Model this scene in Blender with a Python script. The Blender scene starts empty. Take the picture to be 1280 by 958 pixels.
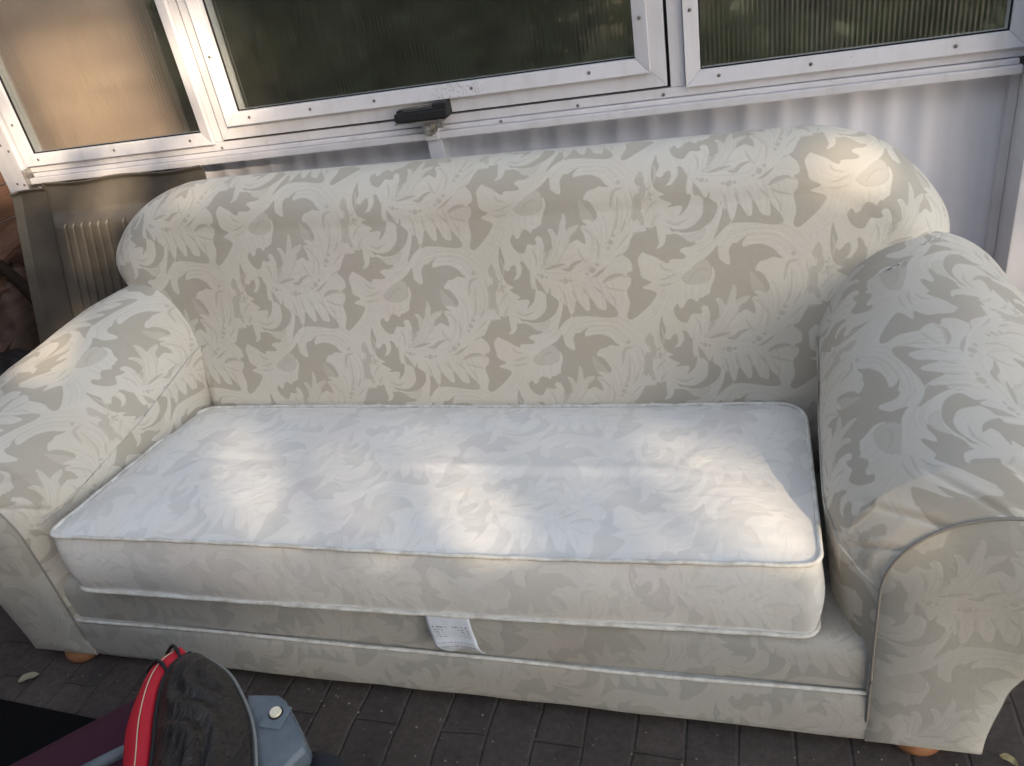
import bpy, bmesh, math, random
import numpy as np
from mathutils import Vector, Matrix
random.seed(5); rng = np.random.default_rng(5)
sc = bpy.context.scene
COL = sc.collection

# ------------------------------------------------------------------ helpers
def link(o, parent=None):
    COL.objects.link(o)
    if parent is not None: o.parent = parent
    return o
def tag(o, label=None, cat=None, group=None, kind=None):
    if label: o['label'] = label
    if cat: o['category'] = cat
    if group: o['group'] = group
    if kind: o['kind'] = kind
    return o
def thing(name, label, cat, loc=(0, 0, 0), group=None):
    o = bpy.data.objects.new(name, None); o.location = loc; o.empty_display_size = .1
    link(o); return tag(o, label, cat, group)
def origin(parent):
    v = Vector((0, 0, 0))
    while parent is not None:
        v += parent.location; parent = parent.parent
    return v
def mesh(name, V, F, m, parent=None, uv=None, smooth=True, uv2=None):
    V = np.asarray(V, float); off = origin(parent)
    me = bpy.data.meshes.new(name)
    me.from_pydata((V - np.array(off)).tolist(), [], [tuple(int(i) for i in f) for f in F])
    if uv is not None:
        l = me.uv_layers.new(name='UVMap'); uv = np.asarray(uv, float)
        idx = np.empty(len(me.loops), int); me.loops.foreach_get('vertex_index', idx)
        l.data.foreach_set('uv', uv[idx].astype(np.float32).ravel())
    me.materials.append(m)
    me.polygons.foreach_set('use_smooth', [smooth] * len(me.polygons))
    me.update()
    return link(bpy.data.objects.new(name, me), parent)
def bmobj(name, bm, m, parent=None, smooth=False):
    off = origin(parent)
    for v in bm.verts: v.co -= off
    me = bpy.data.meshes.new(name); bm.to_mesh(me); bm.free(); me.materials.append(m)
    if smooth:
        me.polygons.foreach_set('use_smooth', [True] * len(me.polygons))
    return link(bpy.data.objects.new(name, me), parent)
def add_box(bm, x0, x1, y0, y1, z0, z1, bev=0.0, seg=2, mat=None):
    b = bmesh.new(); bmesh.ops.create_cube(b, size=1)
    for v in b.verts:
        v.co = Vector(((x0 + x1) / 2 + v.co.x * (x1 - x0), (y0 + y1) / 2 + v.co.y * (y1 - y0), (z0 + z1) / 2 + v.co.z * (z1 - z0)))
    if bev > 0: bmesh.ops.bevel(b, geom=b.edges[:], offset=bev, segments=seg, profile=.7, affect='EDGES')
    if mat is not None: bmesh.ops.transform(b, matrix=mat, verts=b.verts)
    t = bpy.data.meshes.new('t'); b.to_mesh(t); b.free(); bm.from_mesh(t); bpy.data.meshes.remove(t)
def box(name, x0, x1, y0, y1, z0, z1, m, parent=None, bev=.002, mat=None):
    bm = bmesh.new(); add_box(bm, x0, x1, y0, y1, z0, z1, bev, 2, mat); return bmobj(name, bm, m, parent)
def grid_faces(nu, nv, cu=False, cv=False, flip=False):
    F = []
    for i in range(nu if cu else nu - 1):
        for j in range(nv if cv else nv - 1):
            a = i * nv + j; b = ((i + 1) % nu) * nv + j; c = ((i + 1) % nu) * nv + (j + 1) % nv; d = i * nv + (j + 1) % nv
            F.append((a, d, c, b) if flip else (a, b, c, d))
    return F
def tube(name, pts, r, m, parent=None, closed=False, n=8, rz=None, wob=0):
    P = np.array(pts, float); N = len(P)
    if closed: T = np.roll(P, -1, 0) - np.roll(P, 1, 0)
    else: T = np.gradient(P, axis=0)
    T /= np.linalg.norm(T, axis=1)[:, None] + 1e-12
    up = np.array([0, 0, 1.0]) if abs(T[:, 2]).mean() < .8 else np.array([0, 1.0, 0])
    A = np.cross(T, up); A /= np.linalg.norm(A, axis=1)[:, None] + 1e-9; B = np.cross(A, T)
    R = np.full(N, r) if np.isscalar(r) else np.array(r)
    if wob: R = R * (1 + wob * np.sin(np.arange(N) * 1.7) * rng.random(N))
    V = []
    for k in range(N):
        for j in range(n):
            a = 2 * math.pi * j / n
            V.append(P[k] + R[k] * (math.cos(a) * A[k] + math.sin(a) * (rz or 1) * B[k]))
    F = grid_faces(N, n, closed, True)
    if not closed:
        F.append(tuple(range(n))); F.append(tuple(reversed(range((N - 1) * n, N * n))))
    return mesh(name, V, F, m, parent)
def cr(P, closed=True, n=8):
    P = np.array(P, float); N = len(P); out = []
    rng_ = range(N) if closed else range(N - 1)
    for i in rng_:
        if closed: p0, p1, p2, p3 = P[i - 1], P[i], P[(i + 1) % N], P[(i + 2) % N]
        else: p0, p1, p2, p3 = P[max(i - 1, 0)], P[i], P[i + 1], P[min(i + 2, N - 1)]
        for t in np.arange(n) / n:
            out.append(.5 * ((2 * p1) + (-p0 + p2) * t + (2 * p0 - 5 * p1 + 4 * p2 - p3) * t * t + (-p0 + 3 * p1 - 3 * p2 + p3) * t ** 3))
    if not closed: out.append(P[-1])
    return np.array(out)
def resample(P, n):
    P = np.array(P, float); d = np.r_[0, np.cumsum(np.linalg.norm(np.diff(P, axis=0), axis=1))]
    s = np.linspace(0, d[-1], n)
    return np.stack([np.interp(s, d, P[:, k]) for k in range(P.shape[1])], 1), s
def wav(x, y, z, s=1.0, seed=0):
    r = np.random.default_rng(seed); o = 0
    for k in range(7):
        w = r.normal(0, 1, 3); w *= s * (1 + .5 * k) / np.linalg.norm(w)
        o = o + np.sin(w[0] * x + w[1] * y + w[2] * z + r.random() * 6.28) / (1 + .5 * k)
    return o / 3.0

# ------------------------------------------------------------------ materials
def mat(name, color=(.5, .5, .5), rough=.6, spec=.5, metal=0, **k):
    m = bpy.data.materials.new(name); m.use_nodes = True
    b = m.node_tree.nodes['Principled BSDF']
    b.inputs['Base Color'].default_value = (*color, 1); b.inputs['Roughness'].default_value = rough
    b.inputs['Specular IOR Level'].default_value = spec; b.inputs['Metallic'].default_value = metal
    return m
def N(m, t, **k):
    n = m.node_tree.nodes.new(t)
    for a, b in k.items(): setattr(n, a, b)
    return n
def L(m, a, b): m.node_tree.links.new(a, b)
def noise(m, scale, detail=4, rough=.55, vec=None, dist=0):
    n = N(m, 'ShaderNodeTexNoise'); n.inputs['Scale'].default_value = scale; n.inputs['Detail'].default_value = detail
    n.inputs['Roughness'].default_value = rough; n.inputs['Distortion'].default_value = dist
    if vec is not None: L(m, vec, n.inputs['Vector'])
    return n.outputs['Fac']
def ramp(m, fac, stops):
    n = N(m, 'ShaderNodeValToRGB'); e = n.color_ramp.elements
    while len(e) < len(stops): e.new(.5)
    for q, (p, c) in zip(e, stops): q.position = p; q.color = (*c, 1) if len(c) == 3 else c
    L(m, fac, n.inputs['Fac']); return n.outputs['Color']
def mixc(m, fac, a, b, mode='MIX'):
    n = N(m, 'ShaderNodeMix', data_type='RGBA', blend_type=mode)
    for s, v in ((0, fac), (6, a), (7, b)):
        if hasattr(v, 'node'): L(m, v, n.inputs[s])
        else: n.inputs[s].default_value = v if s == 0 else ((*v, 1) if len(v) == 3 else v)
    return n.outputs[2]
def mth(m, op, a, b=0.0, clamp=False):
    n = N(m, 'ShaderNodeMath', operation=op); n.use_clamp = clamp
    for s, v in ((0, a), (1, b)):
        if hasattr(v, 'node'): L(m, v, n.inputs[s])
        else: n.inputs[s].default_value = v
    return n.outputs[0]
def bump(m, h, strength=.3, dist=.01, prev=None):
    n = N(m, 'ShaderNodeBump'); n.inputs['Strength'].default_value = strength; n.inputs['Distance'].default_value = dist
    L(m, h, n.inputs['Height'])
    if prev is not None: L(m, prev, n.inputs['Normal'])
    return n.outputs['Normal']
def pos(m): return N(m, 'ShaderNodeNewGeometry').outputs['Position']
def bsdf(m): return m.node_tree.nodes['Principled BSDF']
def sep(m, v):
    n = N(m, 'ShaderNodeSeparateXYZ'); L(m, v, n.inputs[0]); return n.outputs

# ------------------------------------------------------------------ damask pattern (drawn in code)
def damask():
    W, H = 1536, 920
    A = np.array([665, 290.]); B = np.array([40, 610.]); U = 2 * A - B
    Mi = np.linalg.inv(np.array([U, B]).T)
    O = np.array([0, 0.])
    img = np.zeros((H, W), np.float32)
    yy, xx = np.mgrid[0:H, 0:W]
    def cellpts(P): return (Mi @ (np.array(P, float) - O).T).T     # (a,b) cell coords, b downwards
    def fill(P, val, soft=False, stroke=None, streak=None):
        C = cellpts(P)
        for da in range(-2, 3):
            for db in range(-2, 3):
                for hd in (0, .5):
                    Q = (C + [da + hd, db + hd]) * [W, H]
                    x0, y0 = np.floor(Q.min(0)).astype(int) - 2; x1, y1 = np.ceil(Q.max(0)).astype(int) + 3
                    x0, y0 = max(x0, 0), max(y0, 0); x1, y1 = min(x1, W), min(y1, H)
                    if x0 >= x1 or y0 >= y1: continue
                    X = xx[y0:y1, x0:x1] + .5; Y = yy[y0:y1, x0:x1] + .5
                    ins = np.zeros(X.shape, bool)
                    n = len(Q)
                    dmin = np.full(X.shape, 1e9)
                    for i in range(n):
                        ax, ay = Q[i]; bx, by = Q[(i + 1) % n]
                        if ay != by:
                            c = ((ay > Y) != (by > Y)) & (X < (bx - ax) * (Y - ay) / (by - ay) + ax); ins ^= c
                        if stroke:
                            ex, ey = bx - ax, by - ay; l2 = ex * ex + ey * ey + 1e-9
                            t = np.clip(((X - ax) * ex + (Y - ay) * ey) / l2, 0, 1)
                            dmin = np.minimum(dmin, np.hypot(X - ax - t * ex, Y - ay - t * ey))
                    sub = img[y0:y1, x0:x1]
                    v = val
                    if stroke: v = val - stroke * np.clip(1 - dmin / 9.0, 0, 1)
                    sub[ins] = (v if np.isscalar(v) else v[ins])
    def leaf(P, val=.9, stroke=.22): fill(cr(P, True, 4), val, stroke=stroke)
    def line(P, w, val):
        P = cr(P, False, 6); T = np.gradient(P, axis=0); T /= np.linalg.norm(T, axis=1)[:, None] + 1e-9
        Nn = np.stack([-T[:, 1], T[:, 0]], 1); s = np.sin(np.linspace(0.02, .98, len(P)) * math.pi)[:, None] ** .8
        fill(np.r_[P + Nn * w * s, (P - Nn * w * s)[::-1]], val)
    def dot(x, y, r, val): fill([(x + r * math.cos(a), y + r * .95 * math.sin(a)) for a in np.linspace(0, 6.28, 11)[:-1]], val)
    offs = {1: (0, 191.6), 2: (319, 127.7), 3: (0, 415), 4: (319, 383), 5: (0, 638.5)}
    def q(*items):
        """points given in numbered sub-frames of the motif"""
        out = []; k = 0
        for it in items:
            if isinstance(it, int): k = it; continue
            out.append(it if k == 0 else (it[0] * .3 + offs[k][0], it[1] * .3 + offs[k][1]))
        return out
    img[:] = .82
    rv = np.random.default_rng(12)
    def hatch(a, b, n, w, vals, bow=0):
        """n strokes swept from curve a to curve b (each three or four points)"""
        a = np.array(a, float); b = np.array(b, float)
        for i in range(n):
            t = (i + .5) / n; P = a + (b - a) * t + rv.normal(0, 2.5, a.shape)
            line(P, w * rv.uniform(.6, 1.3), vals[i % len(vals)] + rv.uniform(-.03, .03))
    # veins inside the leaf masses
    hatch([(300, 165), (400, 135), (520, 145), (620, 215)], [(350, 205), (420, 205), (490, 215), (560, 300)], 11, 3.2, (.66, .95, .74))
    hatch([(620, 230), (650, 290), (640, 360), (600, 420)], [(520, 300), (540, 380), (520, 450), (470, 510)], 13, 3.4, (.66, .96, .76))
    hatch([(470, 540), (520, 440), (500, 350), (440, 300)], [(420, 555), (450, 500), (455, 440), (425, 400)], 7, 3, (.64, .97, .74))
    hatch([(230, 560), (300, 575), (400, 575), (470, 540)], [(260, 520), (310, 500), (380, 480), (420, 470)], 6, 2.6, (.66, .95))
    hatch([(300, 600), (320, 640), (335, 690), (355, 715)], [(560, 560), (575, 600), (590, 660), (580, 735)], 20, 3.6, (.64, .97, .78, .95))
    hatch([(560, 480), (600, 500), (610, 560), (600, 620)], [(600, 430), (640, 430), (650, 440), (655, 450)], 5, 3, (.68, .95))
    hatch([(330, 110), (280, 190), (200, 250), (130, 300)], [(350, 110), (300, 200), (240, 255), (180, 290)], 4, 2.4, (.97, .64))
    hatch([(140, 290), (105, 350), (70, 440), (0, 500)], [(60, 310), (60, 360), (30, 430), (-30, 480)], 7, 2.8, (.66, .95, .74))
    hatch([(120, 360), (130, 440), (170, 530), (230, 600)], [(90, 420), (120, 480), (150, 540), (190, 590)], 4, 2.2, (.66, .95))
    hatch([(60, 470), (75, 560), (80, 660), (95, 800)], [(30, 560), (40, 640), (60, 710), (90, 800)], 6, 2.6, (.66, .95, .76))
    hatch([(110, 690), (150, 720), (200, 720), (240, 660)], [(100, 740), (150, 755), (215, 745), (255, 700)], 5, 2.6, (.66, .97))
    hatch([(140, 350), (150, 375), (155, 400), (145, 425)], [(250, 345), (245, 370), (235, 380), (215, 395)], 7, 2.6, (.66, .95))
    hatch([(150, 190), (200, 200), (240, 180), (262, 140)], [(170, 230), (220, 222), (255, 200), (285, 160)], 5, 2.6, (.68, .95))
    hatch([(10, 260), (40, 290), (80, 305), (120, 310)], [(20, 350), (60, 345), (90, 335), (125, 325)], 5, 2.6, (.66, .95))
    hatch([(190, 560), (190, 520), (200, 490), (225, 460)], [(250, 560), (250, 520), (250, 480), (245, 440)], 5, 2.4, (.66, .95))
    # ground showing between the leaves
    leaf(q(1, (700, 242), (800, 175), (885, 95), (915, 40), (935, 120), (950, 210), (1010, 262), (1060, 287), (1087, 270), (1082, 200), (1072, 130), 2, (20, 290), (60, 242), (105, 245), (150, 205), (235, 165), (185, 225), (182, 290), (240, 282), (300, 270), (400, 265), (480, 290), (560, 330), (612, 390), (664, 432), (600, 432), (540, 420), (480, 450), (400, 470), (352, 520), (335, 572), (400, 592), (450, 642), (492, 705), (525, 770), (500, 832), (460, 800), (380, 800), (328, 830), (400, 890), (330, 885), (300, 930), (250, 880), (150, 910), (118, 940), (105, 860), (100, 780), (60, 735), (42, 820), (20, 900), 1, (1090, 860), (1040, 762), (985, 702), (930, 704), (972, 780), (1000, 880), 3, (980, 60), (990, 170), (960, 210), (880, 245), (872, 150), (832, 50), (770, 28), 1, (750, 700), (800, 657), (842, 632), (852, 560), (872, 500), (896, 420), (886, 350), (852, 300), (852, 350), (842, 430), (790, 490), (700, 512), (600, 522), (520, 502), (462, 440), (540, 400), (600, 335), (600, 285)), 0.0, 0)
    leaf(q(3, (372, 70), (405, 15), (430, 10), (465, 62), (515, 40), (545, -20), (585, -55), (650, -35), (690, -10), (725, -60), (770, -40), (775, 30), (745, 70), (770, 120), (720, 142), (640, 130), (602, 182), (565, 242), (490, 232), (432, 190), (392, 130)), 0.0, 0)
    leaf(q(3, (212, 150), (240, 250), (272, 330), (250, 430), (312, 470), (372, 400), (420, 400), (432, 500), (382, 580), (362, 662), (290, 640), (230, 560), (192, 440), (180, 330), (190, 230)), 0.0, 0)
    leaf(q(3, (500, 348), (560, 362), (602, 432), (642, 482), (632, 600), (652, 702), (702, 712), (690, 800), (662, 880), (600, 945), (565, 965), (600, 890), (592, 852), (540, 842), (415, 852), (462, 812), (440, 790), (380, 762), (308, 712), (382, 682), (345, 660), (392, 582), (450, 572), (502, 500), (522, 430)), 0.0, 0)
    leaf(q(3, (712, 560), (760, 602), (802, 652), (852, 742), (884, 772), (916, 680), (922, 760), (900, 860), (862, 800), (842, 770), (790, 730), (740, 720), (722, 650)), 0.1, 0)
    leaf(q(5, (858, 40), (900, 15), (960, 60), (1030, 120), (1012, 230), (962, 310), (870, 382), (780, 422), (640, 432), (540, 405), (480, 405), (440, 350), (500, 378), (620, 392), (722, 362), (802, 300), (854, 210)), 0.0, 0)
    leaf(q(5, (432, 440), (520, 432), (600, 470), (660, 520), (780, 562), (700, 600), (622, 602), (560, 642), (640, 702), (600, 737), (440, 737), (405, 782), (330, 750), (260, 702), (222, 682), (130, 642), (80, 602), (160, 582), (150, 482), (182, 420), (140, 332), (220, 342), (270, 320), (290, 440), (302, 530), (268, 592), (340, 572), (386, 520), (402, 430)), 0.0, 0)
    leaf([(656, 432), (620, 440), (592, 495), (575, 508), (605, 535), (613, 570), (590, 584), (606, 600), (604, 625), (590, 650), (602, 700), (592, 748), (610, 762), (650, 732), (690, 690), (702, 660), (650, 640), (684, 622), (648, 600), (640, 570), (633, 530), (660, 500), (700, 480), (690, 430)], 0.0, 0)
    leaf([(325, 655), (332, 690), (345, 690), (358, 727), (375, 717), (385, 672), (405, 692), (424, 716), (440, 712), (440, 664), (455, 678), (470, 707), (490, 718), (509, 716), (503, 665), (514, 684), (545, 714), (556, 744), (520, 752), (450, 742), (380, 740), (345, 752), (318, 778), (300, 795), (318, 740), (326, 700), (318, 670)], 0.05, 0)
    leaf([(620, 296), (640, 290), (652, 330), (642, 372), (620, 390), (612, 350)], .25, 0)
    leaf([(640, 205), (658, 240), (640, 262), (622, 240)], .3, 0)
    leaf([(20, 560), (42, 585), (38, 625), (12, 640), (18, 600)], .25, 0); leaf([(8, 668), (30, 690), (36, 730), (14, 712)], .3, 0)
    leaf(q(4, (200, 60), (290, 60), (330, 92), (370, 160), (386, 252), (330, 232), (270, 200), (200, 232), (112, 262), (130, 180)), .05, 0)
    leaf(q(3, (860, 300), (900, 240), (950, 215), (925, 290), (850, 350)), .2, 0)
    # bright leaf tips, mid-tone leaves and hooks laid over the ground
    leaf(q(3, (440, 380), (480, 368), (512, 430), (482, 520), (442, 572), (388, 572), (428, 525), (432, 440)), .9, .2)
    leaf(q(1, (610, 330), (640, 300), (700, 290), (760, 325), (762, 380), (700, 404), (690, 370), (720, 350), (680, 320), (640, 340), (640, 400), (600, 380)), .34, 0)
    leaf(q(1, (470, 395), (540, 335), (585, 335), (560, 400), (600, 440), (520, 470), (440, 440)), .45, .0)
    leaf([(240, 545), (262, 520), (285, 490), (300, 462), (298, 430), (286, 406), (304, 412), (316, 428), (324, 400), (330, 372), (342, 352), (353, 380), (352, 412), (376, 398), (404, 390), (398, 410), (374, 430), (366, 462), (345, 492), (330, 520), (290, 550)], .66, .2)
    hatch([(275, 530), (300, 490), (318, 450), (325, 420)], [(310, 530), (340, 480), (350, 440), (352, 400)], 5, 2.2, (.9, .5))
    leaf([(400, 300), (430, 330), (452, 352), (462, 380), (440, 372), (415, 372), (404, 350)], .3, .0)
    leaf([(150, 335), (160, 300), (185, 275), (215, 258), (240, 262), (252, 285), (250, 320), (225, 345), (180, 348)], .46, 0)
    line([(165, 335), (185, 305), (215, 290), (236, 300)], 4, .25)
    leaf(q(5, (600, 450), (700, 455), (820, 420), (900, 380), (880, 470), (840, 520), (720, 550), (640, 510)), .62, .2)
    leaf(q(3, (290, 640), (360, 670), (370, 685), (310, 690), (250, 700), (250, 650)), .9, .2)
    leaf(q(3, (640, 450), (690, 500), (720, 600), (700, 690), (650, 702), (640, 600)), .9, .25)
    # separations between lobes
    for P in ([(575, 508), (540, 520), (500, 560)], [(605, 600), (560, 590), (495, 612)], [(656, 432), (600, 440), (560, 480)], [(590, 650), (540, 640), (500, 625)], [(505, 662), (480, 640), (460, 620)],
              [(440, 662), (425, 640), (412, 620)], [(385, 672), (378, 650), (370, 630)], [(345, 690), (338, 660), (330, 630)], [(548, 710), (540, 680), (520, 650)],
              [(50, 322), (80, 318), (120, 300)], [(45, 345), (75, 345), (110, 335)], [(50, 262), (62, 282), (100, 292)], [(262, 540), (262, 510), (255, 470)], [(205, 470), (222, 500), (228, 540)],
              [(400, 470), (420, 510), (440, 530)], [(470, 430), (485, 470), (480, 520)], [(415, 400), (450, 420), (470, 450)], [(530, 440), (555, 380), (550, 290)], [(600, 400), (620, 340), (600, 260)],
              [(85, 640), (60, 660), (40, 690)], [(84, 610), (55, 625), (30, 640)], [(90, 690), (70, 715), (62, 740)], [(120, 720), (160, 735), (200, 720)], [(60, 500), (72, 540), (70, 580)]):
        line(P, 4.2, .42)
    line([(262, 552), (300, 540), (350, 530)], 6, .12); line(q(4, (60, 560), (160, 560), (220, 500), (330, 455)), 9, .12)
    line(q(4, (400, 712), (520, 650), (620, 560), (720, 450)), 6, .15); line(q(4, (575, 765), (660, 700), (760, 672), (860, 670)), 6.5, .15)
    line(q(2, (690, 700), (705, 560), (740, 480), (860, 450)), 7, .35); line(q(4, (760, 110), (770, 60), (790, 0)), 6, .4); line(q(4, (830, 150), (880, 60), (900, 0)), 6, .4)
    line([(190, 555), (300, 602), (400, 604), (470, 585)], 4, 1.0); line([(440, 585), (520, 535), (590, 460), (655, 384)], 5, 1.0)
    line([(335, 105), (285, 190), (215, 250), (130, 300)], 4.5, 1.0); line([(325, 640), (318, 720), (270, 800)], 4, 1.0); line([(280, 200), (300, 160), (380, 138)], 4, .98)
    for x, y, r in ((245, 577, 10), (228, 571, 5), (264, 581, 6), (345, 596, 13), (322, 594, 6), (368, 594, 7), (456, 559, 13), (436, 573, 6), (476, 540, 8),
                    (530, 460, 11), (520, 481, 7), (541, 436, 8), (555, 242, 9), (57, 616, 9), (50, 596, 6), (60, 634, 6), (685, 266, 4)):
        dot(x, y, r, .3)
    # soften slightly
    img = np.clip(img * 1.08, 0, 1)
    for _ in range(7):
        img = (img * 2 + np.roll(img, 1, 0) + np.roll(img, -1, 0) + np.roll(img, 1, 1) + np.roll(img, -1, 1)) / 6
    return np.clip(img, 0, 1)
pat = damask()
H_, W_ = pat.shape
image = bpy.data.images.new('damask_weave', W_, H_, float_buffer=False)
image.colorspace_settings.name = 'Non-Color'
px = np.ones((H_, W_, 4), np.float32); px[..., :3] = pat[::-1, :, None]
image.pixels.foreach_set(px.ravel()); image.update(); image.pack()

def fabric(name, ground, leafc, contrast=1.0, stain=.5, offset=(0, 0), rot=0.0):
    m = mat(name, rough=.62, spec=.35); b = bsdf(m)
    tc = N(m, 'ShaderNodeTexCoord'); mp = N(m, 'ShaderNodeMapping')
    mp.inputs['Scale'].default_value = (1 / .68, 1 / .337, 1); mp.inputs['Location'].default_value = (offset[0], offset[1], 0)
    L(m, tc.outputs['UV'], mp.inputs['Vector'])
    # small warp so that the weave is not mechanically perfect
    nz = N(m, 'ShaderNodeTexNoise'); nz.inputs['Scale'].default_value = 3; nz.inputs['Detail'].default_value = 2
    L(m, tc.outputs['UV'], nz.inputs['Vector'])
    vm = N(m, 'ShaderNodeVectorMath', operation='MULTIPLY_ADD'); L(m, nz.outputs['Color'], vm.inputs[0])
    vm.inputs[1].default_value = (.06, .06, 0); L(m, mp.outputs[0], vm.inputs[2])
    im = N(m, 'ShaderNodeTexImage'); im.image = image; im.interpolation = 'Cubic'; L(m, vm.outputs[0], im.inputs['Vector'])
    P = pos(m)
    fine = noise(m, 170, 3, .7, tc.outputs['UV'])
    v = mth(m, 'ADD', mth(m, 'MULTIPLY', im.outputs['Color'], 1.05), mth(m, 'MULTIPLY', mth(m, 'SUBTRACT', fine, .5), .3), True)
    # the weave has faded unevenly
    wear = ramp(m, noise(m, 3.1, 3, .5, P), [(.35, (1, 1, 1)), (.72, (.78, .78, .78))])
    v = mth(m, 'MULTIPLY', v, wear)
    mid = tuple((a + c) / 2 for a, c in zip(ground, leafc))
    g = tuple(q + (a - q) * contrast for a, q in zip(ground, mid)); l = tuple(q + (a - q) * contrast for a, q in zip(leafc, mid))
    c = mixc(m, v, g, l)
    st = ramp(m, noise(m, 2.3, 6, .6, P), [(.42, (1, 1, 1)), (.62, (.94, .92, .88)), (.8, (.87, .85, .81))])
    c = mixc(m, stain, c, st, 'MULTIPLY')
    # warm / green tinge of age
    tg = ramp(m, noise(m, 5.5, 3, .5, P), [(.4, (1, 1, 1)), (.55, (1.0, .985, .95)), (.7, (1.0, .955, .945))])
    c = mixc(m, .8, c, tg, 'MULTIPLY')
    # specks
    vo = N(m, 'ShaderNodeTexVoronoi'); vo.inputs['Scale'].default_value = 16; L(m, P, vo.inputs['Vector'])
    sp = ramp(m, vo.outputs['Distance'], [(0.0, (1, 1, 1)), (.035, (0, 0, 0))])
    spn = mth(m, 'MULTIPLY', sp, mth(m, 'GREATER_THAN', noise(m, 9, 1, .5, P), .62))
    c = mixc(m, mth(m, 'MULTIPLY', spn, .75), c, (.1, .08, .06))
    L(m, c, b.inputs['Base Color'])
    L(m, mth(m, 'SUBTRACT', .72, mth(m, 'MULTIPLY', v, .2)), b.inputs['Roughness'])
    wv = N(m, 'ShaderNodeTexWave'); wv.inputs['Scale'].default_value = 260; wv.bands_direction = 'Y'; L(m, tc.outputs['UV'], wv.inputs['Vector'])
    n1 = bump(m, wv.outputs['Fac'], .08, .002)
    n2 = bump(m, v, .12, .003, n1)
    wk = N(m, 'ShaderNodeMapping'); wk.inputs['Scale'].default_value = (5, 16, 9); wk.inputs['Rotation'].default_value = (0, 0, .5); L(m, P, wk.inputs['Vector'])
    n2 = bump(m, noise(m, 1.6, 3, .5, wk.outputs[0], 1.0), .10, .014, n2)
    n3 = bump(m, noise(m, 9, 4, .6, P), .3, .012, n2)
    L(m, n3, b.inputs['Normal'])
    b.inputs['Sheen Weight'].default_value = .12; b.inputs['Sheen Roughness'].default_value = .5
    return m
GR = (.455, .42, .36); LF = (.705, .675, .61)
M_back = fabric('back_damask', GR, LF, .86, .6, (.764, .77))
M_arm = fabric('arm_damask', (.415, .385, .33), (.67, .645, .59), .8, .8, (.4, .1))
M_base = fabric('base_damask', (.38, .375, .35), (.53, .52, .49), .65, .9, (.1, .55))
M_cush = fabric('cushion_damask', (.68, .675, .66), (.88, .87, .85), .55, .35, (.3, .4))
M_panel = fabric('panel_damask', (.42, .405, .36), (.60, .585, .54), .6, .7, (.25, .3))
M_pipe = mat('piping_cloth', (.72, .7, .65), .75, .3)
c = ramp(M_pipe, noise(M_pipe, 40, 4, .6, pos(M_pipe)), [(.3, (.55, .52, .46)), (.6, (.78, .77, .73))]); L(M_pipe, c, bsdf(M_pipe).inputs['Base Color'])
M_seam = mat('dark_seam', (.30, .28, .25), .9, .1)

# white painted / PVC
def paint(name, col, rough=.38, dirt=.5):
    m = mat(name, col, rough, .45); P = pos(m); b = bsdf(m)
    d = ramp(m, noise(m, 7, 8, .7, P), [(.35, (1, 1, 1)), (.6, (.93, .92, .9)), (.8, (.72, .7, .66))])
    s = N(m, 'ShaderNodeMapping'); s.inputs['Scale'].default_value = (30, 30, 3); L(m, P, s.inputs['Vector'])
    d2 = ramp(m, noise(m, 1, 5, .6, s.outputs[0]), [(.5, (1, 1, 1)), (.75, (.8, .78, .74))])
    c = mixc(m, dirt, col, d, 'MULTIPLY'); c = mixc(m, dirt * .7, c, d2, 'MULTIPLY')
    vo = N(m, 'ShaderNodeTexVoronoi'); vo.inputs['Scale'].default_value = 22; L(m, P, vo.inputs['Vector'])
    sp = ramp(m, vo.outputs['Distance'], [(0.0, (1, 1, 1)), (.05, (0, 0, 0))])
    spn = mth(m, 'MULTIPLY', sp, mth(m, 'GREATER_THAN', noise(m, 6, 1, .5, P), .6))
    c = mixc(m, mth(m, 'MULTIPLY', spn, .6), c, (.12, .1, .09))
    L(m, c, b.inputs['Base Color'])
    L(m, ramp(m, noise(m, 25, 4, .6, P), [(.3, (rough * .8,) * 3), (.7, (rough * 1.4,) * 3)]), b.inputs['Roughness'])
    L(m, bump(m, noise(m, 60, 3, .6, P), .06, .003), b.inputs['Normal'])
    return m
M_white = paint('white_frame_paint', (.67, .66, .70), .42, .75)
_c = M_white; _v = N(_c, 'ShaderNodeVectorMath', operation='SUBTRACT'); L(_c, pos(_c), _v.inputs[0]); _v.inputs[1].default_value = (-.70, 1.97, 1.092)
_s = N(_c, 'ShaderNodeVectorMath', operation='MULTIPLY'); L(_c, _v.outputs[0], _s.inputs[0]); _s.inputs[1].default_value = (1 / .085, 1 / .05, 1 / .028)
_l = N(_c, 'ShaderNodeVectorMath', operation='LENGTH'); L(_c, _s.outputs[0], _l.inputs[0])
_m = mth(_c, 'MULTIPLY', mth(_c, 'SUBTRACT', 1.0, _l.outputs['Value'], True), 3.0, True)
_m = mth(_c, 'MULTIPLY', _m, ramp(_c, noise(_c, 190, 3, .6, pos(_c)), [(.53, (0, 0, 0)), (.58, (1, 1, 1))]))
_b = bsdf(_c).inputs['Base Color']; _old = _b.links[0].from_socket
L(_c, mixc(_c, mth(_c, 'MULTIPLY', _m, .32), _old, (.12, .11, .10)), _b)
M_clad = paint('white_cladding', (.72, .725, .80), .34, .3)
M_gap = mat('black_rubber_gap', (.02, .02, .022), .8, .2)
M_screw = mat('screw_head', (.22, .2, .19), .5, .5, .6)
M_black = mat('black_metal', (.018, .018, .02), .55, .35)
M_steel = mat('dull_steel', (.5, .49, .47), .38, .5, .9)
c = ramp(M_steel, noise(M_steel, 60, 4, .6, pos(M_steel)), [(.35, (.3, .26, .22)), (.6, (.55, .54, .52))]); L(M_steel, c, bsdf(M_steel).inputs['Base Color'])

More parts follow.
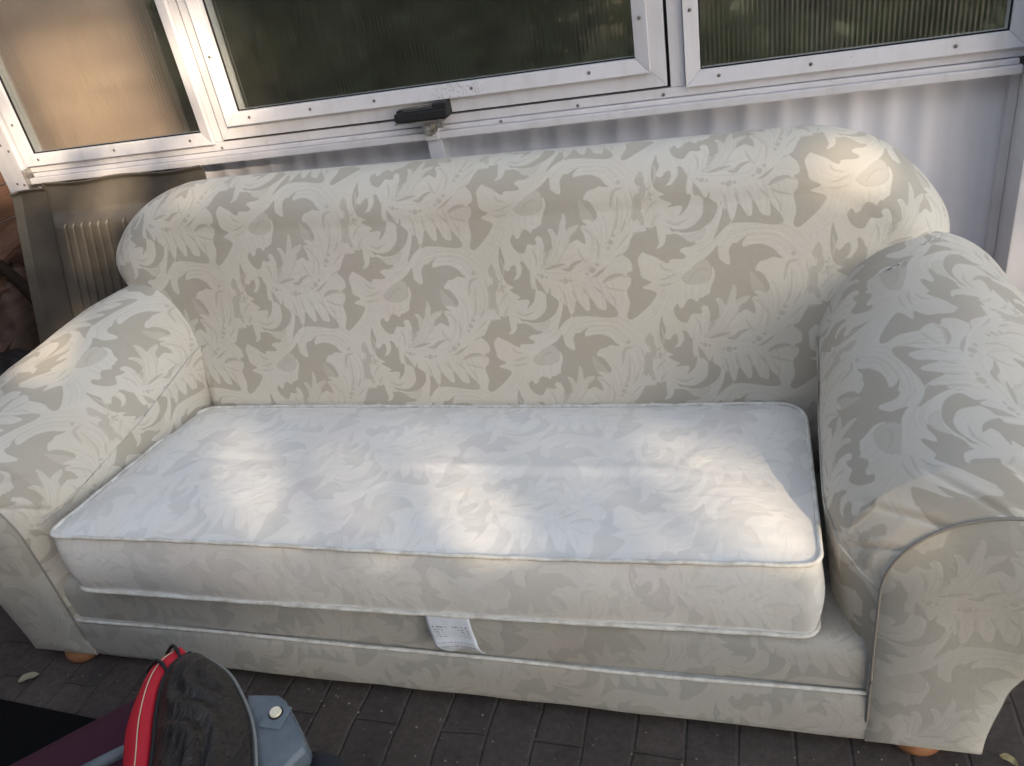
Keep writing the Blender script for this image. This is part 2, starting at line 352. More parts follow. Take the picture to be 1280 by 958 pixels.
def pane_mat():
    m = bpy.data.materials.new('ribbed_polycarbonate'); m.use_nodes = True; nt = m.node_tree; nt.nodes.clear()
    out = N(m, 'ShaderNodeOutputMaterial'); P = pos(m); s = sep(m, P)
    w = mth(m, 'SINE', mth(m, 'MULTIPLY', s[0], 2 * math.pi / .0105))
    n1 = bump(m, w, .32, .0016); n1 = bump(m, noise(m, 3, 3, .5, P), .5, .03, n1)
    tr = N(m, 'ShaderNodeBsdfTransparent'); tr.inputs[0].default_value = (.93, .94, .90, 1)
    rf = N(m, 'ShaderNodeBsdfRefraction'); rf.inputs['IOR'].default_value = 1.12; rf.inputs['Roughness'].default_value = .42
    rf.inputs['Color'].default_value = (.93, .94, .9, 1); L(m, n1, rf.inputs['Normal'])
    gl = N(m, 'ShaderNodeBsdfGlossy'); gl.inputs['Roughness'].default_value = .09; L(m, n1, gl.inputs['Normal'])
    df = N(m, 'ShaderNodeBsdfDiffuse'); L(m, ramp(m, noise(m, 5, 6, .65, P), [(.35, (.17, .18, .14)), (.75, (.30, .30, .26))]), df.inputs['Color'])
    tl = N(m, 'ShaderNodeBsdfTranslucent'); tl.inputs[0].default_value = (.8, .78, .66, 1)
    def mx(f, a, b):
        x = N(m, 'ShaderNodeMixShader')
        if hasattr(f, 'node'): L(m, f, x.inputs[0])
        else: x.inputs[0].default_value = f
        L(m, a, x.inputs[1]); L(m, b, x.inputs[2]); return x.outputs[0]
    a = mx(.34, rf.outputs[0], tr.outputs[0])
    a = mx(.02, a, tl.outputs[0])
    a = mx(mth(m, 'MULTIPLY', ramp(m, noise(m, 9, 6, .7, P), [(.4, (.22, .22, .22)), (.75, (.5, .5, .5))]), .34), a, df.outputs[0])
    fr = N(m, 'ShaderNodeLayerWeight'); fr.inputs[0].default_value = .5
    a = mx(mth(m, 'ADD', mth(m, 'MULTIPLY', mth(m, 'POWER', fr.outputs['Facing'], 4), .8), .09, True), a, gl.outputs[0])
    L(m, a, out.inputs['Surface']); return m
M_pane = pane_mat()
M_clear = bpy.data.materials.new('clear_inner_skin'); M_clear.use_nodes = True; M_clear.node_tree.nodes.clear()
_o = N(M_clear, 'ShaderNodeOutputMaterial'); _t = N(M_clear, 'ShaderNodeBsdfTransparent'); _t.inputs[0].default_value = (.96, .97, .94, 1); L(M_clear, _t.outputs[0], _o.inputs['Surface'])

def wood(name, c1, c2, axis=0, rough=.7, board=None):
    m = mat(name, c1, rough, .3); P = pos(m); mp = N(m, 'ShaderNodeMapping')
    sc_ = [14, 14, 14]; sc_[axis] = 1.2; mp.inputs['Scale'].default_value = sc_; L(m, P, mp.inputs['Vector'])
    f = noise(m, 2.2, 8, .65, mp.outputs[0], .6)
    c = ramp(m, f, [(.3, c2), (.7, c1)])
    c = mixc(m, .6, c, ramp(m, noise(m, 2.2, 4, .6, P), [(.35, (.6, .58, .55)), (.65, (1, 1, 1))]), 'MULTIPLY')
    L(m, c, bsdf(m).inputs['Base Color']); L(m, bump(m, f, .3, .006), bsdf(m).inputs['Normal']); return m
M_fence = wood('brown_fence_wood', (.17, .095, .068), (.075, .042, .03), 1)
M_inner = wood('pale_brown_boards', (.78, .58, .50), (.52, .37, .31), 0)
M_foot = wood('varnished_beech', (.52, .26, .13), (.36, .16, .075), 2, .35)

def ground_mat():
    m = mat('brick_paving', (.1, .08, .075), .85, .3); P = pos(m)
    mp = N(m, 'ShaderNodeMapping'); mp.inputs['Rotation'].default_value = (0, 0, math.radians(90)); mp.inputs['Location'].default_value = (.03, .02, 0); L(m, P, mp.inputs['Vector'])
    nz = N(m, 'ShaderNodeTexNoise'); nz.inputs['Scale'].default_value = 6; nz.inputs['Detail'].default_value = 3; L(m, P, nz.inputs['Vector'])
    vm = N(m, 'ShaderNodeVectorMath', operation='MULTIPLY_ADD'); L(m, nz.outputs['Color'], vm.inputs[0]); vm.inputs[1].default_value = (.02, .02, 0); L(m, mp.outputs[0], vm.inputs[2])
    br = N(m, 'ShaderNodeTexBrick'); L(m, vm.outputs[0], br.inputs['Vector'])
    br.inputs['Scale'].default_value = 1; br.inputs['Brick Width'].default_value = .2; br.inputs['Row Height'].default_value = .1
    br.inputs['Mortar Size'].default_value = .005; br.inputs['Mortar Smooth'].default_value = .8; br.inputs['Bias'].default_value = 0
    br.inputs['Color1'].default_value = (.112, .093, .085, 1); br.inputs['Color2'].default_value = (.088, .077, .073, 1); br.inputs['Mortar'].default_value = (.098, .088, .08, 1)
    c = mixc(m, .85, br.outputs['Color'], ramp(m, noise(m, 5, 8, .7, P), [(.3, (.55, .52, .5)), (.55, (.9, .88, .87)), (.75, (1.3, 1.28, 1.25))]), 'MULTIPLY')
    c = mixc(m, .8, c, ramp(m, noise(m, 60, 6, .75, P), [(.3, (.6, .6, .6)), (.7, (1.3, 1.3, 1.3))]), 'MULTIPLY')
    vo = N(m, 'ShaderNodeTexVoronoi'); vo.inputs['Scale'].default_value = 18; L(m, P, vo.inputs['Vector'])
    sp = mth(m, 'MULTIPLY', ramp(m, vo.outputs['Distance'], [(0.06, (1, 1, 1)), (.1, (0, 0, 0))]), mth(m, 'GREATER_THAN', noise(m, 11, 2, .5, P), .58))
    c = mixc(m, mth(m, 'MULTIPLY', sp, .7), c, (.03, .028, .027))
    vo2 = N(m, 'ShaderNodeTexVoronoi'); vo2.inputs['Scale'].default_value = 31; L(m, P, vo2.inputs['Vector'])
    sp2 = mth(m, 'MULTIPLY', ramp(m, vo2.outputs['Distance'], [(0.05, (1, 1, 1)), (.09, (0, 0, 0))]), mth(m, 'GREATER_THAN', noise(m, 14, 2, .5, P), .6))
    c = mixc(m, mth(m, 'MULTIPLY', sp2, .6), c, (.3, .28, .26))
    L(m, c, bsdf(m).inputs['Base Color'])
    n1 = bump(m, mth(m, 'SUBTRACT', 1.0, br.outputs['Fac']), .7, .006); n2 = bump(m, noise(m, 90, 5, .7, P), .4, .003, n1)
    L(m, n2, bsdf(m).inputs['Normal']); return m
M_ground = ground_mat()
def leafmat(name, c1, c2):
    m = mat(name, c1, .5, .4); b = bsdf(m)
    L(m, ramp(m, noise(m, 2.2, 3, .6, pos(m)), [(.35, c1), (.65, c2)]), b.inputs['Base Color'])
    return m
M_leaf = leafmat('tree_leaves', (.035, .06, .015), (.075, .11, .03))
M_hedge = leafmat('hedge_leaves', (.018, .032, .012), (.04, .058, .02))
M_bark = wood('tree_bark', (.12, .09, .07), (.05, .04, .03), 2)

# ------------------------------------------------------------------ ground
g = mesh('ground', [(-60, -60, 0), (60, -60, 0), (60, 60, 0), (-60, 60, 0)], [(0, 1, 2, 3)], M_ground, smooth=False); tag(g, kind='structure')

# ------------------------------------------------------------------ SOFA
SX = -.69
sofa = thing('sofa', 'large cream damask sofa with rolled arms standing on the brick paving', 'sofa', (SX, 1.35, 0))

def arm_prof(y, side):
    """profile of the arm at depth y as (outward x from own inner edge frame, z): right-arm coordinates"""
    k = np.interp
    if side > 0:
        T = [(1.0, .362, .402, .168, .168), (1.02, .362, .41, .192, .182), (1.06, .36, .428, .22, .195), (1.15, .358, .452, .238, .20), (1.3, .35, .50, .228, .205), (1.5, .332, .562, .198, .198), (1.6, .318, .585, .188, .198), (1.74, .31, .54, .18, .18)]
    else:
        T = [(1.0, .362, .402, .168, .168), (1.02, .36, .41, .19, .182), (1.06, .352, .428, .212, .195), (1.15, .33, .452, .222, .20), (1.3, .29, .495, .222, .205), (1.5, .195, .575, .182, .195), (1.6, .14, .60, .155, .185), (1.74, .12, .58, .14, .17)]
    ty = [t[0] for t in T]; cx, cz, rx, rz = (k(y, ty, [t[q_] for t in T]) for q_ in (1, 2, 3, 4))
    xin = k(y, [1.0, 1.8], [.193, .2]) if side > 0 else k(y, [1.0, 1.5, 1.8], [.19, .12, .08])
    zb = .032
    bb = k(y, [1.0, 1.05, 1.12], [0, .5, 1])
    P = [(xin, zb), (xin - .012 * bb, .1), (xin - .045 * bb, .22 if y > 1.03 else .25)]
    for a in np.linspace(180, -35, 40):
        r = math.radians(a); P.append((cx + rx * math.cos(r), cz + rz * math.sin(r)))
    xo = cx + .035
    P += [(xo + .045, cz - rz * .85), (xo + .012, cz - rz * 1.15), (xo, cz - rz * 1.5), (xo - .012, .08), (xo - .014, zb)]
    P = cr(P, False, 6)
    return P
def make_arm(side):
    ys = np.r_[np.linspace(1.0, 1.14, 84), np.linspace(1.17, 1.74, 50)]
    NP = 560; V = []; UV = []
    y0 = 0
    for i, y in enumerate(ys):
        P, s = resample(arm_prof(y, side), NP)
        x = P[:, 0].copy(); z = P[:, 1].copy()
        # outward normal
        T = np.gradient(P, axis=0); T /= np.linalg.norm(T, axis=1)[:, None]; nx, nz = -T[:, 1], T[:, 0]
        d = .004 * wav(x, np.full(NP, y), z, 14, 3 + side) * min(1, (y - 1.0) / .05)
        # gathered pleats behind the front seam
        for s0, slope, ln in ((.475, -.75, .085), (.55, -.4, .10), (.635, -.05, .085), (.72, .3, .07)):
            c_ = s0 + slope * (y - 1.0); w = .006 + .03 * (y - 1)
            dep = .007 * max(0, 1 - (y - 1.0) / ln) * min(1, (y - .998) / .012)
            d = d - dep * np.exp(-((s - c_) / w) ** 2) + dep * .35 * np.exp(-((s - c_ - 2.2 * w) / (1.6 * w)) ** 2)
        x = x + nx * d; z = np.maximum(z + nz * d, .03)
        X = x if side > 0 else (2 * SX - x)
        for j in range(NP):
            V.append((X[j], y, z[j])); UV.append((y - 1.0, s[j]))
    F = grid_faces(len(ys), NP, flip=(side < 0))
    # back cap
    n0 = (len(ys) - 1) * NP
    F.append(tuple(range(n0, n0 + NP)) if side > 0 else tuple(reversed(range(n0, n0 + NP))))
    uv = np.array(UV)
    if side < 0: uv = uv * [1, 1] + [.13, .07]
    a = mesh('arm', V, F, M_arm, sofa, uv)
    # front panel: domed disc inside the seam
    P, s = resample(arm_prof(1.0, side), 150)
    X = P[:, 0] if side > 0 else 2 * SX - P[:, 0]; Z = P[:, 1]
    mx_ = .293 if side > 0 else 2 * SX - .293
    V = []; UV = []; K = 24
    for k in range(K + 1):
        u = k / K; f = 1 - u
        for j in range(150):
            zz = min(max(Z[j], .12), .41); ss = min(max((zz - .15) / .24, 0), 1); cx_ = mx_ + .065 * (1 if side > 0 else -1) * ss * ss * (3 - 2 * ss)
            x = cx_ + (X[j] - cx_) * f; z = zz + (Z[j] - zz) * f
            dome = .020 * (1 - f ** 4)
            V.append((x, 1.0 - dome + .002 * math.sin(31 * x + 9 * z), z)); UV.append((x, z))
    F = grid_faces(K + 1, 150, False, True, flip=(side < 0))
    fp = mesh('front_panel', V, F, M_panel, a, UV)
    bm = bmesh.new(); bm.from_mesh(fp.data); bmesh.ops.remove_doubles(bm, verts=bm.verts, dist=.0012); bmesh.ops.recalc_face_normals(bm, faces=bm.faces); bm.to_mesh(fp.data); bm.free()
    # seam cord
    pts = [(X[j], .998, Z[j]) for j in range(0, 104)]
    tube('piping', pts, .0026, M_seam, fp, False, 6)
    return a
arm_r = make_arm(1); arm_l = make_arm(-1)

# backrest: ringed, padded
outl = cr([(-1.44, .36), (-1.46, .5), (-1.505, .62), (-1.595, .735), (-1.643, .83), (-1.60, .90), (-1.52, .955), (-1.42, .988), (-1.30, 1.0), (-.9, .995), (-.5, .988), (-.1, .983), (.1, .981), (.19, .968), (.27, .93), (.345, .855), (.388, .775), (.37, .69), (.29, .60), (.22, .49), (.20, .36), (.19, .24), (.1, .2), (-.6, .2), (-1.3, .2), (-1.42, .25)], True, 16)
NO = len(outl)
def face_y(x, z):
    u = np.clip((x + 1.55) / 1.9, 0, 1); v = np.clip((z - .4) / .6, 0, 1)
    pillow = .035 * np.sin(np.pi * u) ** .6 * np.sin(np.pi * np.clip(v, .02, .98)) ** .7
    return 1.515 + .20 * (z - .44) - pillow + .0035 * wav(x, z * 0, z, 11, 9)
ctr = np.stack([np.clip(outl[:, 0], -1.2, .02), np.full(NO, .68)], 1)
inw = ctr - outl; inw /= np.linalg.norm(inw, axis=1)[:, None]
V = []; UV = []
RR = .105; DY = .12
for th in np.linspace(90, 0, 14):            # from rear rim forward over the roll
    t = math.radians(th)
    # rear part then front part
for k, (a_in, yb, uvd) in enumerate([(0.06, 1.84, .27), (.035, 1.80, .22), (.012, 1.765, .18)]):
    for j in range(NO):
        q = outl[j] + inw[j] * a_in; V.append((q[0], yb, q[1])); UV.append((outl[j, 0] - inw[j, 0] * uvd, outl[j, 1] - inw[j, 1] * uvd))
rings = 3
for th in np.linspace(0, 90, 15):
    t = math.radians(th); a_in = RR * (1 - math.cos(t)); s_ = math.sin(t)
    for j in range(NO):
        q = outl[j] + inw[j] * a_in; qe = outl[j] + inw[j] * RR
        yf = face_y(qe[0], qe[1]); ym = yf + DY
        V.append((q[0] , ym - DY * s_, q[1])); arc = RR * (t)
        dd = RR - .13 * t / (math.pi / 2) * 1.35
        UV.append((qe[0] - inw[j, 0] * (.165 - .165 * th / 90), qe[1] - inw[j, 1] * (.165 - .165 * th / 90)))
    rings += 1
for k in range(1, 46):
    u = k / 45
    for j in range(NO):
        qe = outl[j] + inw[j] * RR; q = qe + (ctr[j] - qe) * u
        V.append((q[0], float(face_y(q[0], q[1])), q[1])); UV.append((q[0], q[1]))
    rings += 1
F = grid_faces(rings, NO, False, True, flip=False)
F.append(tuple(reversed(range(NO))))
back = mesh('backrest', V, F, M_back, sofa, UV)
me = back.data
bm = bmesh.new(); bm.from_mesh(me); bmesh.ops.remove_doubles(bm, verts=bm.verts, dist=.0004); bmesh.ops.recalc_face_normals(bm, faces=bm.faces); bm.to_mesh(me); bm.free()

# base: deck (recessed band) and lower rail
def loftx(name, prof, x0, x1, m, parent, nx=120, amp=.002, seed=1, cap=True):
    """extrude a (y,z) profile along x with slight sag"""
    P, s = resample(prof, 60); xs = np.linspace(x0, x1, nx); V = []; UV = []
    for x in xs:
        w = amp * wav(np.full(60, x), P[:, 0], P[:, 1], 12, seed)
        zz = .0 * x
        for j in range(60): V.append((x, P[j, 0] + w[j], P[j, 1] + .4 * w[j])); UV.append((x, s[j]))
    F = grid_faces(nx, 60)
    o = mesh(name, V, F, m, parent, UV)
    bm = bmesh.new(); bm.from_mesh(o.data); bmesh.ops.recalc_face_normals(bm, faces=bm.faces); bm.to_mesh(o.data); bm.free()
    return o
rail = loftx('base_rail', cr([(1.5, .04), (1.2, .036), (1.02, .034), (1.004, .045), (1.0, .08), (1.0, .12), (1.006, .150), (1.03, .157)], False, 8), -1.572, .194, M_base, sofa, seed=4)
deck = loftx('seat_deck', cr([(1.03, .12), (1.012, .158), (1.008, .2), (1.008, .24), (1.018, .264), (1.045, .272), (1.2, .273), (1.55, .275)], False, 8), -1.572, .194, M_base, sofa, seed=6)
xs = np.linspace(-1.572, .194, 140)
tube('piping', [(x, 1.0035 + .0015 * math.sin(9 * x), .1555 + .002 * math.sin(5 * x)) for x in xs], .0042, M_pipe, rail, False, 7)
# feet
fx = bmesh.new()
def foot(x, y, label=None):
    bm = bmesh.new()
    prof = [(0, .0), (.036, .0), (.046, .006), (.05, .018), (.048, .03), (.04, .036), (.035, .05), (0, .05)]
    n = 24; ring = []
    for r, z in prof:
        ring.append([bm.verts.new((x + max(r, .001) * math.cos(2 * math.pi * k / n), y + max(r, .001) * math.sin(2 * math.pi * k / n), z)) for k in range(n)])
    for a, b in zip(ring, ring[1:]):
        for k in range(n): bm.faces.new((a[k], a[(k + 1) % n], b[(k + 1) % n], b[k]))
    return bmobj('foot', bm, M_foot, sofa, True)
foot(.285, 1.045); foot(-1.64, 1.035); foot(.285, 1.75); foot(-1.655, 1.75)

# ------------------------------------------------------------------ seat cushion
cush = thing('seat_cushion', 'long pale cream box cushion with white piping lying on the sofa seat', 'cushion', (SX, 1.25, .275))
def cush_loop(n=520):
    # plan outline (x,y); slightly bowed front
    FL, FR, BR, BL = (-1.478, .985), (.105, 1.012), (.108, 1.50), (-1.425, 1.50)
    def corner(p, a, b, r, k=8):
        p = np.array(p); a = np.array(a); b = np.array(b)
        da = (a - p) / np.linalg.norm(a - p); db = (b - p) / np.linalg.norm(b - p)
        out = []
        for t in np.linspace(0, 1, k):
            out.append((1 - t) ** 2 * (p + da * r) + 2 * t * (1 - t) * p + t * t * (p + db * r))
        return out
    P = corner(FL, BL, FR, .035) + corner(FR, FL, BR, .03) + corner(BR, FR, BL, .07) + corner(BL, BR, FL, .06)
    P.append(P[0]); P, s = resample(P, n + 1); return P[:-1], s[:-1]
PL, PS = cush_loop()
NC = len(PL); cc = np.array([SX, 1.25])
nrm = np.roll(PL, -1, 0) - np.roll(PL, 1, 0); nrm = np.stack([nrm[:, 1], -nrm[:, 0]], 1); nrm /= np.linalg.norm(nrm, axis=1)[:, None]
zt = .443 + .003 * np.sin(PL[:, 0] * 4.1) + .004 * (PL[:, 0] + .7) - .005 * np.exp(-((PL[:, 0] + .5) / .35) ** 2) * (PL[:, 1] < 1.1)
zbm = .282 + .003 * np.sin(PL[:, 0] * 3.3 + 1)
V = []; UV = []
for k, t in enumerate(np.linspace(0, 1, 12)):
    bl = .011 * math.sin(math.pi * t) ** .8
    w = .0028 * wav(PL[:, 0], PL[:, 1], np.full(NC, t * .12), 20, 5) + .0008 * wav(PL[:, 0], PL[:, 1], np.full(NC, t * .1), 90, 6)
    q = PL + nrm * (bl + w[:, None])
    z = zbm + (zt - zbm) * t
    for j in range(NC): V.append((q[j, 0], q[j, 1], z[j])); UV.append((PS[j] + .2, z[j]))
F = grid_faces(12, NC, False, True)
F.append(tuple(reversed(range(NC))))
side_o = mesh('side_band', V, F, M_cush, cush, UV)
V = []; UV = []; K = 40
med = np.stack([np.clip(PL[:, 0], -1.24, -.14), np.full(NC, 1.245)], 1)
for k in range(K + 1):
    u = k / K; q = PL + (med - PL) * u
    d = 1 - (1 - min(1, u * 1.6)) ** 2.2
    w = (.005 * wav(q[:, 0], q[:, 1], q[:, 0] * 0, 11, 8) + .0012 * wav(q[:, 0] * 1.0, q[:, 1] * 2.2, q[:, 0] * 0, 55, 18)) * min(1, u * 6) - .008 * np.exp(-((q[:, 0] + .35) / .3) ** 2 - ((q[:, 1] - 1.22) / .14) ** 2) * min(1, u * 3)
    z = zt + .024 * d + w
    if k >= K - 3:
        zm = .443 + .004 * (q[:, 0] + .7) + .024 + w; f_ = (k - K + 4) / 4; z = z * (1 - f_) + zm * f_
    for j in range(NC): V.append((q[j, 0], q[j, 1], z[j])); UV.append((q[j, 0], q[j, 1] * .95))
F = grid_faces(K + 1, NC, False, True)
top_o = mesh('top_panel', V, F, M_cush, cush, UV)
bm = bmesh.new(); bm.from_mesh(top_o.data); bmesh.ops.remove_doubles(bm, verts=bm.verts, dist=.0006); bmesh.ops.recalc_face_normals(bm, faces=bm.faces); bm.to_mesh(top_o.data); bm.free()
p1 = tube('piping', [(PL[j, 0] + nrm[j, 0] * .003, PL[j, 1] + nrm[j, 1] * .003, zt[j] + .002 + .0008 * math.sin(j * .5)) for j in range(NC)], .0044, M_pipe, cush, True, 7)
p2 = tube('piping', [(PL[j, 0] + nrm[j, 0] * .004, PL[j, 1] + nrm[j, 1] * .004, zbm[j] + .0006 * math.sin(j * .4)) for j in range(NC)], .0044, M_pipe, cush, True, 7)
# care label
M_label = mat('woven_label', (.72, .76, .82), .6, .3)
def label_mat():
    m = M_label; tc = N(m, 'ShaderNodeTexCoord'); s = sep(m, tc.outputs['UV'])
    def band(v, lo, hi): return mth(m, 'MULTIPLY', mth(m, 'GREATER_THAN', v, lo), mth(m, 'LESS_THAN', v, hi))
    mpp = N(m, 'ShaderNodeMapping'); mpp.inputs['Scale'].default_value = (26, 3, 1); L(m, tc.outputs['UV'], mpp.inputs['Vector'])
    nz = mth(m, 'GREATER_THAN', noise(m, 1, 3, .6, mpp.outputs[0]), .5)
    f = 0.0
    for lo, hi in ((.70, .735), (.64, .665), (.585, .61), (.53, .55), (.47, .49), (.33, .345), (.22, .24)):
        b_ = mth(m, 'MULTIPLY', band(s[1], lo, hi), nz); f = mth(m, 'ADD', f, b_)
    oval = mth(m, 'GREATER_THAN', mth(m, 'ADD', mth(m, 'POWER', mth(m, 'MULTIPLY', mth(m, 'SUBTRACT', s[0], .5), 5.2), 2), mth(m, 'POWER', mth(m, 'MULTIPLY', mth(m, 'SUBTRACT', s[1], .57), 7), 2)), 1)
    f = mth(m, 'MULTIPLY', mth(m, 'MULTIPLY', f, oval), band(s[0], .1, .9))
    c = mixc(m, mth(m, 'MULTIPLY', f, .95), (.74, .78, .84), (.16, .2, .26))
    c = mixc(m, .6, c, ramp(m, noise(m, 60, 3, .6, pos(m)), [(.3, (.8, .8, .82)), (.7, (1, 1, 1))]), 'MULTIPLY')
    L(m, c, bsdf(m).inputs['Base Color'])
label_mat()
V = []; UV = []
for i in range(17):
    t = i / 16
    for j in range(13):
        u = j / 12
        x = -.625 + .094 * u + .022 * t ** 1.4
        z = .281 - .098 * t - .012 * t * (1 - u) * (1 - u) * 0 + .006 * u * t
        y = 1.000 - .010 * math.sin(t * 2.7) - .007 * t * math.sin(u * 6.0 + 2.0 * t) * .6 - .006 * (t > .55) * math.sin((t - .55) * 7)
        if t > .75: x += (.75 - t) * .03 * (1 - u) * -2
        V.append((x, y - .004, z)); UV.append((u, 1 - t))
lab = mesh('care_label', V, grid_faces(17, 13), M_label, cush, UV)
sm = lab.modifiers.new('thick', 'SOLIDIFY'); sm.thickness = .0008

# ------------------------------------------------------------------ crumpled clear tape on the back/arm joint
M_film = mat('clear_film', (.9, .9, .9), .08, .8)
nt_f = M_film.node_tree; nt_f.nodes.clear(); o_ = N(M_film, 'ShaderNodeOutputMaterial'); x_ = N(M_film, 'ShaderNodeMixShader'); x_.inputs[0].default_value = .07
t_ = N(M_film, 'ShaderNodeBsdfTransparent'); g_ = N(M_film, 'ShaderNodeBsdfGlossy'); g_.inputs['Roughness'].default_value = .25
L(M_film, t_.outputs[0], x_.inputs[1]); L(M_film, g_.outputs[0], x_.inputs[2]); L(M_film, x_.outputs[0], o_.inputs['Surface'])
def film(pts, w, seed, label):
    r = np.random.default_rng(seed); P = cr(pts, False, 10); n = len(P); V = []
    for i in range(n):
        for j in range(6):
            u = j / 5 - .5
            V.append(P[i] + np.array([u * w * .7 + r.normal(0, .002), r.normal(0, .002), u * w * .5 + r.normal(0, .002)]))
    o = mesh('plastic_film', V, grid_faces(n, 6), M_film, None, smooth=False)
    s = o.modifiers.new('t', 'SOLIDIFY'); s.thickness = .0006
    return tag(o, label, 'plastic film', 'shreds of clear film on the sofa joint')

film([(.235, 1.485, .748), (.255, 1.487, .757), (.275, 1.488, .768)], .034, 2, 'crumpled shred of clear film at the joint below the upper corner of the right arm')
film([(.305, 1.492, .800), (.325, 1.50, .806), (.342, 1.505, .805)], .028, 5, 'clear film scrap stuck on the side of the backrest corner')

# ------------------------------------------------------------------ WALL with windows
wall = thing('garden_room_wall', 'white framed garden room wall with ribbed panes and corrugated white cladding', 'wall', (-.8, 2.0, 0))
YW = 2.0
# corrugated cladding: waves in x, closed slab
V = []; x0, x1 = -2.14, .57
xs = np.linspace(x0, x1, 420)
def corr(x): 
    ph = (x % .078) / .078
    return .0065 * (0.5 + .5 * math.cos(2 * math.pi * ph)) ** 1.5
for yo in (0, .02):
    for x in xs:
        for z in (0.02, .5, .985):
            V.append((x, 2.03 - corr(x) + yo, z))
n = len(xs); F = []
for i in range(n - 1):
    for j in range(2):
        a = i * 3 + j; F.append((a, a + 3, a + 4, a + 1)); b_ = n * 3; F.append((a + b_, a + b_ + 1, a + b_ + 4, a + b_ + 3))
mesh('cladding', V, F, M_clad, wall)
# sill nosing, step strip, frame rail
box('sill', -2.145, .560, 1.962, 2.05, .982, 1.000, M_white, wall, .003)
box('sill_strip', -2.135, .556, 1.975, 2.05, 1.0005, 1.012, M_white, wall, .003)
box('bottom_rail', -2.15, .5655, 1.985, 2.05, 1.0135, 1.036, M_white, wall, .002)
box('top_rail', -2.15, .5655, 1.985, 2.05, 1.80, 1.90, M_white, wall, .002)
box('mullion', -1.455, -1.432, 1.985, 2.05, 1.0365, 1.7995, M_white, wall, .002)
box('mullion', -.172, -.138, 1.985, 2.05, 1.0365, 1.7995, M_white, wall, .002)
box('joint_strip', -.808, -.768, 1.968, 2.029, .02, .9815, M_white, wall, .003)
o = box('joint_strip_upper', -.806, -.770, 1.955, 1.984, .9825, 1.034, M_white, wall, .003); o.name = 'joint_strip.001'
# corner posts
box('corner_post', -2.235, -2.1505, 1.955, 2.06, 0, 2.0, M_white, wall, .004)
box('corner_post', .570, .70, 1.90, 2.06, 0, 2.0, M_white, wall, .004)
box('post_flange', .5505, .5695, 2.003, 2.03, 0, .9815, M_white, wall, .002)
# dark shadow gap liners (rebate behind sash)
def frame_ring(name, X0, X1, Z0, Z1, wd, y0, y1, m, parent, bev=.003, slope=0):
    bm = bmesh.new()
    # mitred frame: four quads lofted
    o_ = [(X0, Z0), (X1, Z0), (X1, Z1), (X0, Z1)]; i_ = [(X0 + wd, Z0 + wd), (X1 - wd, Z0 + wd), (X1 - wd, Z1 - wd), (X0 + wd, Z1 - wd)]
    yf_o, yf_i = y0, y0 + slope
    for k in range(4):
        a, b_, c_, d = o_[k], o_[(k + 1) % 4], i_[(k + 1) % 4], i_[k]
        vs = [bm.verts.new((a[0], yf_o, a[1])), bm.verts.new((b_[0], yf_o, b_[1])), bm.verts.new((c_[0], yf_i, c_[1])), bm.verts.new((d[0], yf_i, d[1])),
              bm.verts.new((a[0], y1, a[1])), bm.verts.new((b_[0], y1, b_[1])), bm.verts.new((c_[0], y1, c_[1])), bm.verts.new((d[0], y1, d[1]))]
        for f in ((0, 1, 2, 3), (7, 6, 5, 4), (0, 4, 5, 1), (1, 5, 6, 2), (2, 6, 7, 3), (3, 7, 4, 0)): bm.faces.new([vs[q] for q in f])
    bmesh.ops.recalc_face_normals(bm, faces=bm.faces)
    es = [e for e in bm.edges if all(abs(v.co.y - y1) > 1e-4 for v in e.verts)]
    bmesh.ops.bevel(bm, geom=es, offset=bev * .5, segments=2, profile=.6, affect='EDGES')
    return bmobj(name, bm, m, parent)
screw_me = None
def screw(x, y, z, parent, r=.0042):
    global screw_me
    if screw_me is None:
        bm = bmesh.new(); bmesh.ops.create_uvsphere(bm, u_segments=12, v_segments=6, radius=1)
        for v in bm.verts: v.co = Vector((v.co.x * .0042, v.co.y * .0022, v.co.z * .0042))
        screw_me = bpy.data.meshes.new('screw'); bm.to_mesh(screw_me); bm.free(); screw_me.materials.append(M_screw)
        screw_me.polygons.foreach_set('use_smooth', [True] * len(screw_me.polygons))
    o = bpy.data.objects.new('screw', screw_me); link(o, parent); o.location = Vector((x, y, z)) - origin(parent)
def window(X0, X1, Z0, Z1, screws, sash, label, y0=1.972):
    """X0.. outer of bead; sash: width of the opening sash round the bead or 0"""
    w = bpy.data.objects.new('window', None); link(w, wall); w['label'] = label
    w.location = Vector((X0, 2.0, Z0)) - origin(wall)
    if sash:
        frame_ring('liner', X0 - sash - .006, X1 + sash + .006, Z0 - sash - .006, Z1 + sash + .006, .012, 2.0, 2.03, M_gap, w, .001)
        frame_ring('sash_frame', X0 - sash, X1 + sash, Z0 - sash, Z1 + sash, sash + .004, 1.978, 2.035, M_white, w, .004)
        y0 = 1.964
    bd = frame_ring('bead', X0, X1, Z0, Z1, .034, y0, 2.03, M_white, w, .004, slope=.008)
    box('pane', X0 + .03, X1 - .03, 1.994, 2.0, Z0 + .03, Z1 - .03, M_pane, w, 0)
    pn = w.children[-1] if False else [o for o in COL.objects if o.name.startswith('pane')][-1]
    pn.data.materials.append(M_clear)
    for p_ in pn.data.polygons: p_.material_index = 0 if p_.normal.y < -.5 else 1
    frame_ring('gasket', X0 + .033, X1 - .033, Z0 + .033, Z1 - .033, .004, 1.988, 1.9935, M_gap, w, .0005)
    for sx, sz in screws: screw(sx, y0 + .002, sz, w)
    return w
zc = 1.036 + .017
